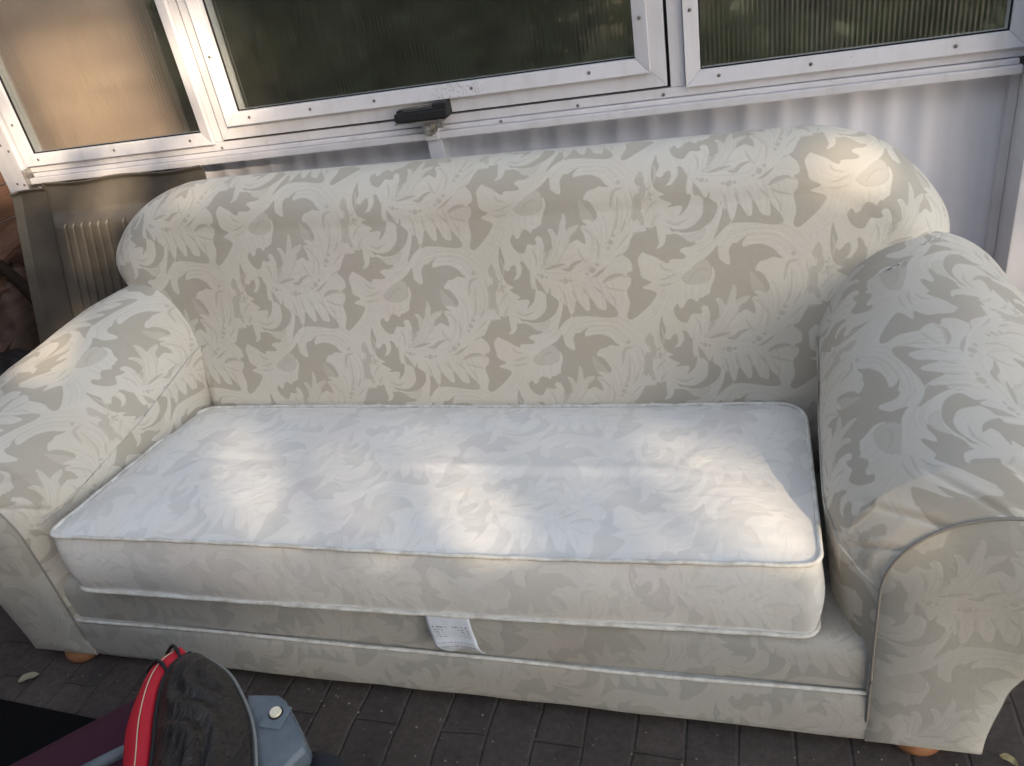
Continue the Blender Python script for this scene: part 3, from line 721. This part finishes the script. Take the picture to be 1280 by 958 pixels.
# sash outer x -1.424..-.178, z from 1.040
w1 = window(-2.145, -1.457, 1.034, 1.79, [(-2.09, 1.052), (-1.8, 1.052), (-1.53, 1.052), (-2.128, 1.16), (-2.128, 1.4)], 0, 'left window with warm lit boards behind its pane')
w2 = window(-1.388, -.216, 1.078, 1.755, [(-1.31, 1.096), (-1.12, 1.096), (-.93, 1.096), (-.66, 1.096), (-.36, 1.096), (-1.372, 1.26), (-.232, 1.2)], .036, 'middle opening window with black handle')
w3 = window(-.136, .5655, 1.034, 1.79, [(-.06, 1.052), (.14, 1.052), (.43, 1.052), (-.12, 1.2)], 0, 'right window with dark ribbed pane')
for x, z in ((-2.165, 1.09), (-2.185, 1.11), (-2.165, .985), (-2.19, .99), (-2.2, 1.2), (-2.17, 1.25)): screw(x, 1.954, z, wall)
for x, z in ((-1.44, 1.02), (-.19, 1.022), (-.6, 1.006), (-.4, 1.02)): screw(x, 1.9835 if z > 1.013 else 1.974, z, wall)
# handle: black lever bar with stay and round steel knob
hd = bmesh.new()
add_box(hd, -.868, -.722, 1.925, 1.945, 1.040, 1.062, .006, 3, Matrix.Translation((0, 0, 0)))
add_box(hd, -.868, -.852, 1.945, 1.978, 1.043, 1.066, .004)
add_box(hd, -.745, -.725, 1.940, 1.978, 1.040, 1.078, .005)
add_box(hd, -.760, -.722, 1.928, 1.942, 1.050, 1.078, .005)
add_box(hd, -.848, -.748, 1.9285, 1.9445, 1.0625, 1.0655, .001)
bmobj('handle', hd, M_black, w2)
bm = bmesh.new()
add_box(bm, -.868, -.73, 1.922, 1.952, 1.0345, 1.0385, .001)
add_box(bm, -.80, -.745, 1.944, 1.956, 1.012, 1.034, .003)
add_box(bm, -.86, -.74, 1.96, 1.9775, 1.062, 1.068, .001)
bmobj('handle_bracket', bm, M_steel, w2)
bm = bmesh.new()
for r, yy0, yy1 in ((.019, 1.938, 1.956), (.013, 1.930, 1.938), (.006, 1.926, 1.930)):
    R_ = Matrix.Translation((-.785, (yy0 + yy1) / 2, 1.014)) @ Matrix.Rotation(math.pi / 2, 4, 'X')
    bmesh.ops.create_cone(bm, cap_ends=True, segments=28, radius1=r, radius2=r * .93, depth=yy1 - yy0, matrix=R_)
bmobj('knob', bm, M_steel, w2, False)
# mildew smudge is in the paint; aluminium trim at the lower left of the sill
box('edge_trim', -2.1485, -2.1455, 1.95, 1.9835, .93, 1.03, M_steel, wall, .001)
# ------------------------------------------------------------------ behind the panes
part = thing('board_partition', 'pale brown horizontal board partition seen through the left pane', 'partition', (-2.4, 2.55, 0))
zz = .0
for k in range(16):
    box('board', -3.9, -1.94, 2.50 + .004 * (k % 2), 2.525 + .004 * (k % 2), .02 + k * .115, .02 + k * .115 + .1125, M_inner, part, .004)
def leafcloud(name, centers, n, size, m, keep=None, parent=None, seed=1):
    """centers: list of (c, (rx,ry,rz)); returns mesh of leaf-shaped faces"""
    r = np.random.default_rng(seed); V = []; F = []
    cs = [r.integers(0, len(centers), n)]; cs = cs[0]
    for i in range(n):
        c_, rad = centers[cs[i]]
        d = r.normal(0, 1, 3); d /= np.linalg.norm(d); d *= r.random() ** .4
        p = np.array(c_) + d * rad
        if keep is not None and not keep(p): continue
        s = size * (.6 + .8 * r.random())
        a = r.normal(0, 1, 3); a /= np.linalg.norm(a); b_ = np.cross(a, r.normal(0, 1, 3)); b_ /= np.linalg.norm(b_)
        k = len(V)
        V += [p - a * s, p - a * s * .3 + b_ * s * .45, p + a * s * .35 + b_ * s * .4, p + a * s, p + a * s * .35 - b_ * s * .4, p - a * s * .3 - b_ * s * .45]
        F.append((k, k + 1, k + 2, k + 3, k + 4, k + 5))
    return mesh(name, V, F, m, parent, smooth=False)
def hedge(name, x0, x1, y0, y1, h, n, size, label, seed):
    r = np.random.default_rng(seed); cs = []
    for k in range(30):
        cs.append(((x0 + (x1 - x0) * r.random(), (y0 + y1) / 2 + r.normal(0, .1), h * (.1 + .8 * r.random())), ((x1 - x0) * .16, (y1 - y0) * .55, h * .3)))
    o = leafcloud(name, cs, n, size, M_hedge, seed=seed); return tag(o, label, 'hedge')
hedge('hedge', -1.95, 2.6, 2.9, 3.7, 2.1, 42000, .032, 'dark green hedge seen through the ribbed panes', 11)
bk = mesh('boundary_wall', [(-6, 4.0, 0), (6, 4.0, 0), (6, 4.0, 2.6), (-6, 4.0, 2.6), (-6, 4.15, 0), (6, 4.15, 0), (6, 4.15, 2.6), (-6, 4.15, 2.6)],
          [(0, 1, 2, 3), (5, 4, 7, 6), (3, 2, 6, 7), (4, 0, 3, 7), (1, 5, 6, 2)], mat('dark_render', (.07, .068, .06), .9), smooth=False)
tag(bk, 'dark rendered boundary wall behind the hedge', 'wall')

# ------------------------------------------------------------------ plastic panel leaning left of the sofa
M_pan = mat('grey_beige_plastic', (.27, .245, .205), .38, .5)
c = ramp(M_pan, noise(M_pan, 9, 6, .6, pos(M_pan)), [(.35, (.085, .075, .063)), (.65, (.125, .11, .092))]); L(M_pan, c, bsdf(M_pan).inputs['Base Color'])
L(M_pan, bump(M_pan, noise(M_pan, 240, 2, .5, pos(M_pan)), .08, .002), bsdf(M_pan).inputs['Normal'])
# local frame: u right, v up along the lean
def panel():
    nu, nv = 440, 190; U0, U1, V1 = 0, .70, .80
    top = .985
    V = []
    for i in range(nu):
        for j in range(nv):
            u = U0 + (U1 - U0) * i / (nu - 1); v = V1 * j / (nv - 1)
            # raised tray field with rounded shoulders
            du = min((u - .115) / .05, (U1 - .02 - u) / .05); dv = (V1 - .085 - v) / .045
            s = min(max(min(du, dv), 0), 1); s = s * s * (3 - 2 * s)
            rel = .038 * s
            # grooves
            for k in range(7):
                g0 = .20 + .031 * k + (.03 if k == 6 else 0); lim = .075 + .02 * k
                if abs(u - g0) < .006 and v < V1 - .12 and v > .12:
                    rel -= .014 * math.exp(-((u - g0) / .0030) ** 2)
            # rim curl at the left and the top
            fl = max(0, (.014 - u) / .014); rel += .022 * fl
            ft = max(0, (v - V1 + .012) / .012); rel += .014 * ft
            notch = -.016 * max(0, min(1, (.125 - u) / .01)) * (v / V1) ** 8
            wob = .004 * math.sin(u * 19) * (v / V1) ** 6
            y = 1.945 - .30 * (V1 - v) * .55 - rel
            V.append((-2.195 + u - (V1 - v) * .17 * (1 - u / U1), y, top - (V1 - v) * .98 + notch + wob))
    o = mesh('plastic_tray_panel', V, grid_faces(nu, nv), M_pan, None)
    s = o.modifiers.new('t', 'SOLIDIFY'); s.thickness = .004; s.offset = -1
    tag(o, 'grey beige moulded plastic panel with vertical grooves leaning behind the left sofa arm', 'plastic panel')
panel()

# ------------------------------------------------------------------ far left: fence, pole, sack
fence = thing('timber_fence', 'brown weathered timber fence at the far left beyond the corner post', 'fence', (-2.75, 1.0, 0))
for k in range(14):
    box('board', -2.78, -2.755, -1.2, 2.8, .03 + .125 * k, .03 + .125 * k + .119, M_fence, fence, .004)
for y in (-1.1, .6, 1.6, 2.7): box('post', -2.87, -2.79, y - .04, y + .04, 0, 1.85, M_fence, fence, .004)
M_bag = mat('black_sack_plastic', (.016, .016, .018), .35, .5)
L(M_bag, bump(M_bag, noise(M_bag, 26, 5, .65, pos(M_bag), 1.2), .9, .02), bsdf(M_bag).inputs['Normal'])
def blob(name, c_, rad, m, parent=None, amp=.12, seed=1, ns=40, nr=64, fr=9, flat=0):
    V = []; r = np.array(rad)
    for i in range(ns + 1):
        th = math.pi * i / ns
        for j in range(nr):
            ph = 2 * math.pi * j / nr
            d = np.array([math.sin(th) * math.cos(ph), math.sin(th) * math.sin(ph), math.cos(th)])
            k = 1 + amp * float(wav(d[0], d[1], d[2], fr * .5, seed)) + amp * .4 * float(wav(d[0], d[1], d[2], fr * 1.7, seed + 1))
            p = np.array(c_) + d * r * k; p[2] = max(p[2], flat); V.append(p)
    return mesh(name, V, grid_faces(ns + 1, nr, False, True), m, parent)
tag(blob('rubbish_sack', (-2.42, 1.72, .2), (.26, .3, .25), M_bag, amp=.16, seed=3, flat=.005), 'black plastic rubbish sack slumped on the ground beyond the left sofa arm', 'rubbish sack')
o = tube('wooden_pole', [(-2.70, 2.1, .80), (-2.5, 2.06, .62), (-2.3, 2.0, .30), (-2.22, 1.98, .03)], .02, mat('dark_stained_wood', (.022, .016, .013), .9, .1), None, False, 10)
tag(o, 'dark wooden pole leaning against the brown fence above the black sack', 'pole')
rb = blob('rubble_heap', (-2.6, 2.05, .25), (.14, .25, .38), wood('old_timber_offcuts', (.11, .07, .052), (.04, .026, .02), 1), amp=.2, seed=8, flat=.003)
tag(rb, 'heap of brown timber scraps piled at the foot of the fence', 'timber scraps')
# a few loose boards on it
for k, (a, z, x) in enumerate(((.25, .70, -2.62), (-.15, .62, -2.58), (.4, .52, -2.56))):
    M4 = Matrix.Translation((x, 2.05, z)) @ Matrix.Rotation(a, 4, 'X') @ Matrix.Rotation(.3, 4, 'Y')
    p = box('loose_board', -.05, .05, -.35, .35, -.011, .011, M_fence, None, .002, M4)
    tag(p, ['reddish loose board lying topmost on the timber scraps', 'loose board lying under the topmost one on the scraps', 'lowest loose board poking out above the black sack'][k], 'board', 'loose boards by the fence')

# ------------------------------------------------------------------ mat + leaf litter
M_matb = mat('black_pile', (.012, .012, .014), .95, .1)
L(M_matb, bump(M_matb, noise(M_matb, 220, 3, .7, pos(M_matb)), 1, .01), bsdf(M_matb).inputs['Normal'])
M4 = Matrix.Translation((-1.62, .62, .008)) @ Matrix.Rotation(math.radians(-3), 4, 'Z')
mt = box('door_mat', -.42, .16, -.3, .235, -.007, .007, M_matb, None, .004, M4); tag(mt, 'black pile mat lying on the bricks at the lower left', 'mat')
def dryleaf(x, y, s, rot, label, col):
    V = []; n = 12
    for i in range(n + 1):
        t = i / n; w = s * .28 * math.sin(math.pi * t) ** .8 * (1 + .15 * math.sin(9 * t))
        for j in (-1, -.5, 0, .5, 1):
            lx, ly, lz = s * (t - .5), w * j, .006 + .006 * j * j + .004 * math.sin(4 * t)
            V.append((x + lx * math.cos(rot) - ly * math.sin(rot), y + lx * math.sin(rot) + ly * math.cos(rot), lz))
    o = mesh('dry_leaf', V, grid_faces(n + 1, 5), mat('dry_leaf', col, .7), None); tag(o, label, 'leaf', 'fallen leaves on the paving')
dryleaf(-1.735, .93, .05, .7, 'pale dry leaf on the paving in front of the left sofa foot', (.30, .28, .2))
dryleaf(.43, 1.01, .03, -.4, 'curled yellowish leaf on the paving beside the right sofa foot', (.35, .3, .16))
# grit scattered on the paving
V = []; F = []; r = np.random.default_rng(4)
for i in range(260):
    x = r.uniform(-1.9, .8); y = r.uniform(.6, 1.0); s = r.uniform(.0012, .0035); k = len(V)
    V += [(x - s, y, .001), (x, y - s, .001), (x + s, y, .001), (x, y + s, .001), (x, y, s * 1.3)]; F += [(k, k + 1, k + 4), (k + 1, k + 2, k + 4), (k + 2, k + 3, k + 4), (k + 3, k, k + 4)]
o = mesh('grit', V, F, mat('grit', (.2, .17, .14), .9), None, smooth=False); tag(o, 'loose grit and crumbs scattered over the paving', 'grit', kind='stuff')

# ------------------------------------------------------------------ pushchair in the foreground
pc = thing('pushchair', 'folded pushchair with black wrinkled hood, red edge band and grey hinge cover', 'pushchair', (-.85, .5, 0))
M_hood = mat('black_coated_cloth', (.03, .024, .022), .38, .5)
L(M_hood, ramp(M_hood, noise(M_hood, 9, 5, .6, pos(M_hood)), [(.4, (.012, .010, .010)), (.7, (.022, .017, .015))]), bsdf(M_hood).inputs['Base Color'])
mp = N(M_hood, 'ShaderNodeMapping'); mp.inputs['Scale'].default_value = (2.2, .7, .7); mp.inputs['Rotation'].default_value = (0, 0, .35); L(M_hood, pos(M_hood), mp.inputs['Vector'])
L(M_hood, bump(M_hood, noise(M_hood, 24, 5, .6, mp.outputs[0], 1.2), .9, .012), bsdf(M_hood).inputs['Normal'])
M_red = mat('red_webbing', (.62, .022, .04), .6, .3)
w_ = N(M_red, 'ShaderNodeTexWave'); w_.inputs['Scale'].default_value = 120; L(M_red, pos(M_red), w_.inputs['Vector']); L(M_red, bump(M_red, w_.outputs['Fac'], .2, .001), bsdf(M_red).inputs['Normal'])
M_stitch = mat('pale_stitching', (.75, .62, .45), .8)
M_greyp = mat('blue_grey_plastic', (.17, .21, .25), .4, .5)
L(M_greyp, ramp(M_greyp, noise(M_greyp, 14, 6, .65, pos(M_greyp)), [(.35, (.10, .125, .15)), (.65, (.155, .185, .215))]), bsdf(M_greyp).inputs['Base Color'])
M_plum = mat('plum_cloth', (.055, .012, .028), .75, .3)
M_btn = mat('cream_button', (.85, .78, .58), .3, .5)
# hood: arch section swept toward the viewer
Ls = cr([(-.985, .775, .372), (-.994, .745, .380), (-.988, .703, .382), (-.955, .64, .382), (-.903, .558, .382), (-.85, .45, .375), (-.80, .34, .36)], False, 10)
Rs = cr([(-.955, .779, .358), (-.90, .758, .352), (-.845, .716, .35), (-.793, .664, .35), (-.744, .592, .35), (-.68, .48, .345), (-.63, .37, .335)], False, 10)
V = []; nt_ = 60; nr_ = len(Ls)
for k in range(nr_):
    l, r_ = Ls[k], Rs[k]; wd = np.linalg.norm(l - r_)
    for j in range(nt_):
        t = j / (nt_ - 1)
        if t < .12: p = l + np.array([.01, 0, -.28 * (1 - t / .12)])
        elif t > .88: p = r_ + np.array([-.01, 0, -.28 * (t - .88) / .12])
        else:
            u = (t - .12) / .76; p = l + (r_ - l) * u + np.array([0, 0, .32 * wd * math.sin(math.pi * u) ** .8])
            fold = (.006 * math.sin(17 * u + 6 * math.sin(k * .10) + 3 * math.sin(k * .23 + 5 * u)) + .003 * abs(math.sin(31 * u + k * .35 + 2 * math.sin(k * .2)))) * math.sin(math.pi * u) * min(1, k / 20)
            p = p + np.array([0, 0, fold])
        V.append(p)
F = grid_faces(nr_, nt_); F.append(tuple(range(nt_))); 
hood = mesh('hood', V, F, M_hood, pc)
tube('edge_piping', [Ls[k] + (.002, 0, .004) for k in range(nr_)], .0045, M_black, hood, False, 8, wob=.2)
tube('edge_piping', [Rs[k] + (.001, 0, .003) for k in range(nr_)], .0028, mat('grey_piping', (.22, .22, .21), .6), hood, False, 8)
# red band
Bo = cr([(-1.035, .798, .352), (-1.056, .762, .356), (-1.050, .706, .358), (-1.014, .62, .358), (-.956, .54, .358), (-.89, .45, .35), (-.84, .34, .34)], False, 10)
V = []
for k in range(nr_):
    a, b_ = Bo[k], Ls[k] + (-.008, 0, 0)
    for j in range(14):
        t = j / 13
        if j == 0: p = a + (0.012, 0, -.08)
        elif j == 13: p = b_ + (0, 0, -.03)
        else:
            u = (j - 1) / 11; p = a + (b_ - a) * u + np.array([0, 0, .012 * math.sin(math.pi * u)]) + np.array([0, 0, .0009 * math.sin(k * .5 + 2 * u)])
        V.append(p)
F = grid_faces(nr_, 14); F.append(tuple(range(14)))
band = mesh('edge_band', V, F, M_red, pc)
tube('stitching', [Bo[k] + (Ls[k] + (-.008, 0, 0) - Bo[k]) * .62 + (0, 0, .0128) for k in range(5, nr_)], .0011, M_stitch, band, False, 6)
for k0 in (6, 15):
    P = []
    for j in range(12):
        u = j / 11; a = Bo[k0]; b_ = Ls[k0] + (-.002, 0, .002)
        P.append(a + (b_ - a) * u + np.array([0, .010 * math.sin(math.pi * u), .0165 * math.sin(math.pi * u) + .002]))
    tube('strap', P, .0034, M_black, band, False, 8, wob=.3)
# black flap covering the end of the band
P = [Ls[38] + (-.03, -.01, .01), Ls[42] + (-.02, 0, .02), Ls[46] + (0, 0, .02)]
# grey hinge cover
bm = bmesh.new()
top = [(-.854, .735), (-.795, .742), (-.777, .734), (-.73, .694), (-.699, .662), (-.694, .650), (-.712, .600), (-.77, .600), (-.80, .65), (-.84, .70)]
tc_ = np.mean(top, 0); n_ = len(top)
def hz(x, y): return .335 - .10 * max(0, (y - .70)) - .25 * max(0, x + .72)
lv = []
for sc_, dz in ((.93, .006), (1.0, -.002), (1.03, -.03), (1.0, -.12)):
    lv.append([bm.verts.new((tc_[0] + (x - tc_[0]) * sc_, tc_[1] + (y - tc_[1]) * sc_, hz(x, y) + dz)) for x, y in top])
bm.faces.new(lv[0])
for a, b_ in zip(lv, lv[1:]):
    for k in range(n_): bm.faces.new((a[k], b_[k], b_[(k + 1) % n_], a[(k + 1) % n_]))
bmesh.ops.recalc_face_normals(bm, faces=bm.faces)
bmesh.ops.bevel(bm, geom=[e for e in bm.edges], offset=.003, segments=2, profile=.7, affect='EDGES')
hc = bmobj('hinge_cover', bm, M_greyp, pc, False)
box('button_plate', -.792, -.752, .672, .716, .338, .3425, mat('darker_grey_plastic', (.13, .16, .19), .4), hc, .0015)
bm = bmesh.new(); bmesh.ops.create_cone(bm, cap_ends=True, segments=32, radius1=.0105, radius2=.0095, depth=.006, matrix=Matrix.Translation((-.773, .700, .345)))
bmobj('button', bm, M_btn, hc, False)
bm = bmesh.new(); bmesh.ops.create_cone(bm, cap_ends=True, segments=32, radius1=.0125, radius2=.0125, depth=.004, matrix=Matrix.Translation((-.773, .700, .342)))
bmobj('button_ring', bm, M_black, hc, False)
tube('handle_grip', [(-.70, .66, .27), (-.665, .648, .285), (-.63, .62, .29), (-.60, .57, .285), (-.585, .48, .27)], .026, mat('navy_foam_grip', (.012, .014, .022), .7), pc, False, 16)
# plum footmuff
V = []
for i in range(40):
    for j in range(40):
        u, v = i / 39, j / 39
        a = np.array([-1.085, .885]) * (1 - u) + np.array([-1.66, .36]) * u; b_ = np.array([-1.02, .62]) * (1 - u) + np.array([-1.30, .22]) * u
        p = a + (b_ - a) * v
        z = .24 * (1 - (2 * v - 1) ** 6) ** .5 * (1 - (u) ** 8) + .006 * math.sin(18 * v + 5 * u) * math.sin(math.pi * v) - .03 * u
        V.append((p[0], p[1], max(.02, z + .02)))
mesh('footmuff', V, grid_faces(40, 40), M_plum, pc)
tube('frame_tube', [(-1.22, .50, .27), (-1.10, .625, .262), (-1.00, .73, .25)], .012, M_greyp, pc, False, 12)
tube('frame_tube', [(-.98, .55, .02), (-.93, .60, .2), (-.90, .62, .34)], .012, M_black, pc, False, 12)
bm = bmesh.new(); bmesh.ops.create_cone(bm, cap_ends=True, segments=40, radius1=.085, radius2=.085, depth=.035, matrix=Matrix.Translation((-.70, .47, .088)) @ Matrix.Rotation(math.pi / 2, 4, 'Y'))
bmesh.ops.bevel(bm, geom=bm.edges[:], offset=.006, segments=2, affect='EDGES'); bmobj('wheel', bm, M_black, pc, True)

# ------------------------------------------------------------------ unseen greenery behind the camera, added for shade, gaps cut for sun spots
S = np.array([.62, -.70, .37]); S /= np.linalg.norm(S)
e1 = np.cross(S, [0, 0, 1]); e1 /= np.linalg.norm(e1); e2 = np.cross(e1, S)
def pq(p): p = np.array(p); return np.array([p @ e1, p @ e2])
# gaps cut in the crown: (point the sun reaches, gap radius, share of leaves that still cross it)
gaps = [((.02, 1.14, .465), .085, .0), ((-.01, 1.15, .465), .06, .15), ((.22, 1.58, .93), .047, .0),
        ((.33, 1.27, .69), .05, .05),
        ((-1.52, 1.60, .95), .035, .5), ((-1.40, 1.65, 1.0), .03, .5), ((-1.86, 1.93, .93), .04, .1), ((-1.80, 1.94, .95), .035, .2), ((-1.93, 1.92, .86), .04, .2), ((-1.96, 1.91, .76), .035, .3),
        ((-.3, 1.68, .98), .04, .4), ((-1.72, 1.3, .7), .08, .4), ((-1.66, 1.15, .62), .06, .5), ((-1.78, 1.42, .7), .06, .4),
        ((-1.12, 1.13, .465), .12, .24), ((-.9, 1.16, .465), .13, .23), ((-.68, 1.15, .465), .12, .24), ((-.44, 1.12, .465), .11, .22), ((-.22, 1.12, .465), .08, .26)]
for x in (-1.98, -1.90, -1.81, -1.72):
    for z in (1.20, 1.31, 1.42, 1.53): gaps.append(((x, 2.0, z), .07, .0))
gq = [(pq(p), r_, s_) for p, r_, s_ in gaps]
grr = np.random.default_rng(77)
def keep(p):
    q = pq(p)
    for c_, r_, s_ in gq:
        if np.hypot(*(q - c_)) < r_ + .02 and grr.random() >= s_: return False
    return True
def tree(base, h, centers, n, size, label, seed):
    t = thing('tree', label, 'tree', base)
    tp = [(base[0], base[1], 0), (base[0] + .05, base[1] - .03, h * .4), (base[0] - .04, base[1] + .02, h * .8)]
    tr = tube('trunk', cr(tp, False, 8), np.linspace(.14, .06, 17), M_bark, t, False, 12)
    rr = random.Random(seed)
    leafcloud('crown', centers, n, size, M_leaf, keep, t, seed)
    return t
D = 10.0
cen = np.array([-.5, 1.4, .75]) + S * D
cs = []
rr = np.random.default_rng(21)
for i in range(46):
    a, b_ = rr.uniform(-2.3, 2.3), rr.uniform(-1.9, 1.7)
    p = cen + e1 * a + e2 * b_ + S * rr.uniform(-.5, .5)
    cs.append((p, (.75, .75, .6)))
for pp in ((.02, 1.53, .68), (.08, 1.53, .74), (-.05, 1.52, .6)):  # extra leaf clumps added to stop a sun leak on the backrest
    cs += [(np.array(pp) + S * (D + .2 * k), (.22, .22, .22)) for k in range(2)]
tree((cen[0], cen[1], 0), 5.0, cs, 60000, .062, 'unseen leafy tree behind the camera, gaps cut in its crown for sun spots', 3)
# second, wider tree, unseen, added to shade the paving before the sofa
cs = []
c2 = np.array([-.3, -.9, 0]) + S * 14.0
for i in range(40):
    p = c2 + e1 * rr.uniform(-3.6, 3.6) + e2 * rr.uniform(-1.6, .55) + S * rr.uniform(-.5, .5)
    p[2] = max(p[2], .5); cs.append((p, (1.0, 1.0, .7)))
t2 = thing('tree', 'unseen wide tree added behind the first one to shade the paving', 'tree', (c2[0], c2[1], 0))
tube('trunk', cr([(c2[0], c2[1], 0), (c2[0] + .1, c2[1], 2.5)], False, 8), .17, M_bark, t2, False, 12)
leafcloud('crown', cs, 22000, .13, M_leaf, keep, t2, 9)
def unseen_hedge(x0, x1, y, h, label, seed, n=9000):
    r = np.random.default_rng(seed); cs = [((x0 + (x1 - x0) * r.random(), y + r.normal(0, .2), h * r.random() * .85), ((x1 - x0) * .12, .5, h * .22)) for k in range(46)]
    tag(leafcloud('hedge', cs, n, .11, M_hedge, None, None, seed), label, 'hedge')
unseen_hedge(-5.5, 2.0, -3.9, 4.6, 'unseen tall hedge added opposite the sofa to block low sky light', 31, 30000)  # tall unseen hedge, added to hold low sky light off upright faces

# ------------------------------------------------------------------ light, sky, camera
w = bpy.data.worlds.new('World'); sc.world = w; w.use_nodes = True
nt = w.node_tree; bg = nt.nodes['Background']; sk = nt.nodes.new('ShaderNodeTexSky'); sk.sky_type = 'NISHITA'; sk.sun_disc = False
elev = math.asin(S[2]); azim = math.atan2(S[0], S[1])
sk.sun_elevation = elev; sk.sun_rotation = azim; sk.air_density = 1.0; sk.dust_density = 1.0; sk.ozone_density = .4
hs = nt.nodes.new('ShaderNodeHueSaturation'); hs.inputs['Saturation'].default_value = .5; nt.links.new(sk.outputs[0], hs.inputs['Color']); nt.links.new(hs.outputs[0], bg.inputs['Color']); bg.inputs['Strength'].default_value = .15
sun = bpy.data.lights.new('sun', 'SUN'); sun.energy = 5.0; sun.angle = math.radians(.8); sun.color = (1.0, .80, .56)
so = bpy.data.objects.new('sun', sun); COL.objects.link(so); so.rotation_euler = Vector(S).to_track_quat('Z', 'Y').to_euler(); so.location = (3, -3, 5)

cam = bpy.data.cameras.new('camera'); co = bpy.data.objects.new('camera', cam); COL.objects.link(co)
Rm = Matrix(((0.95633223, 0.01265436, 0.29200775), (0.24437659, 0.51344568, -0.82258958), (-0.16033947, 0.85802879, 0.48793222)))
co.matrix_world = Matrix.Translation((0, 0, 1.4)) @ Rm.to_4x4()
cam.sensor_width = 36; cam.sensor_fit = 'HORIZONTAL'; cam.lens = 975 / 1280 * 36; cam.clip_end = 500; cam.clip_start = .02
sc.camera = co
sc.view_settings.view_transform = 'Standard'; sc.view_settings.look = 'None'; sc.view_settings.gamma = 1; sc.view_settings.use_curve_mapping = False
sc.view_settings.exposure = 1.16
sc.cycles.max_bounces = 10; sc.cycles.transparent_max_bounces = 12
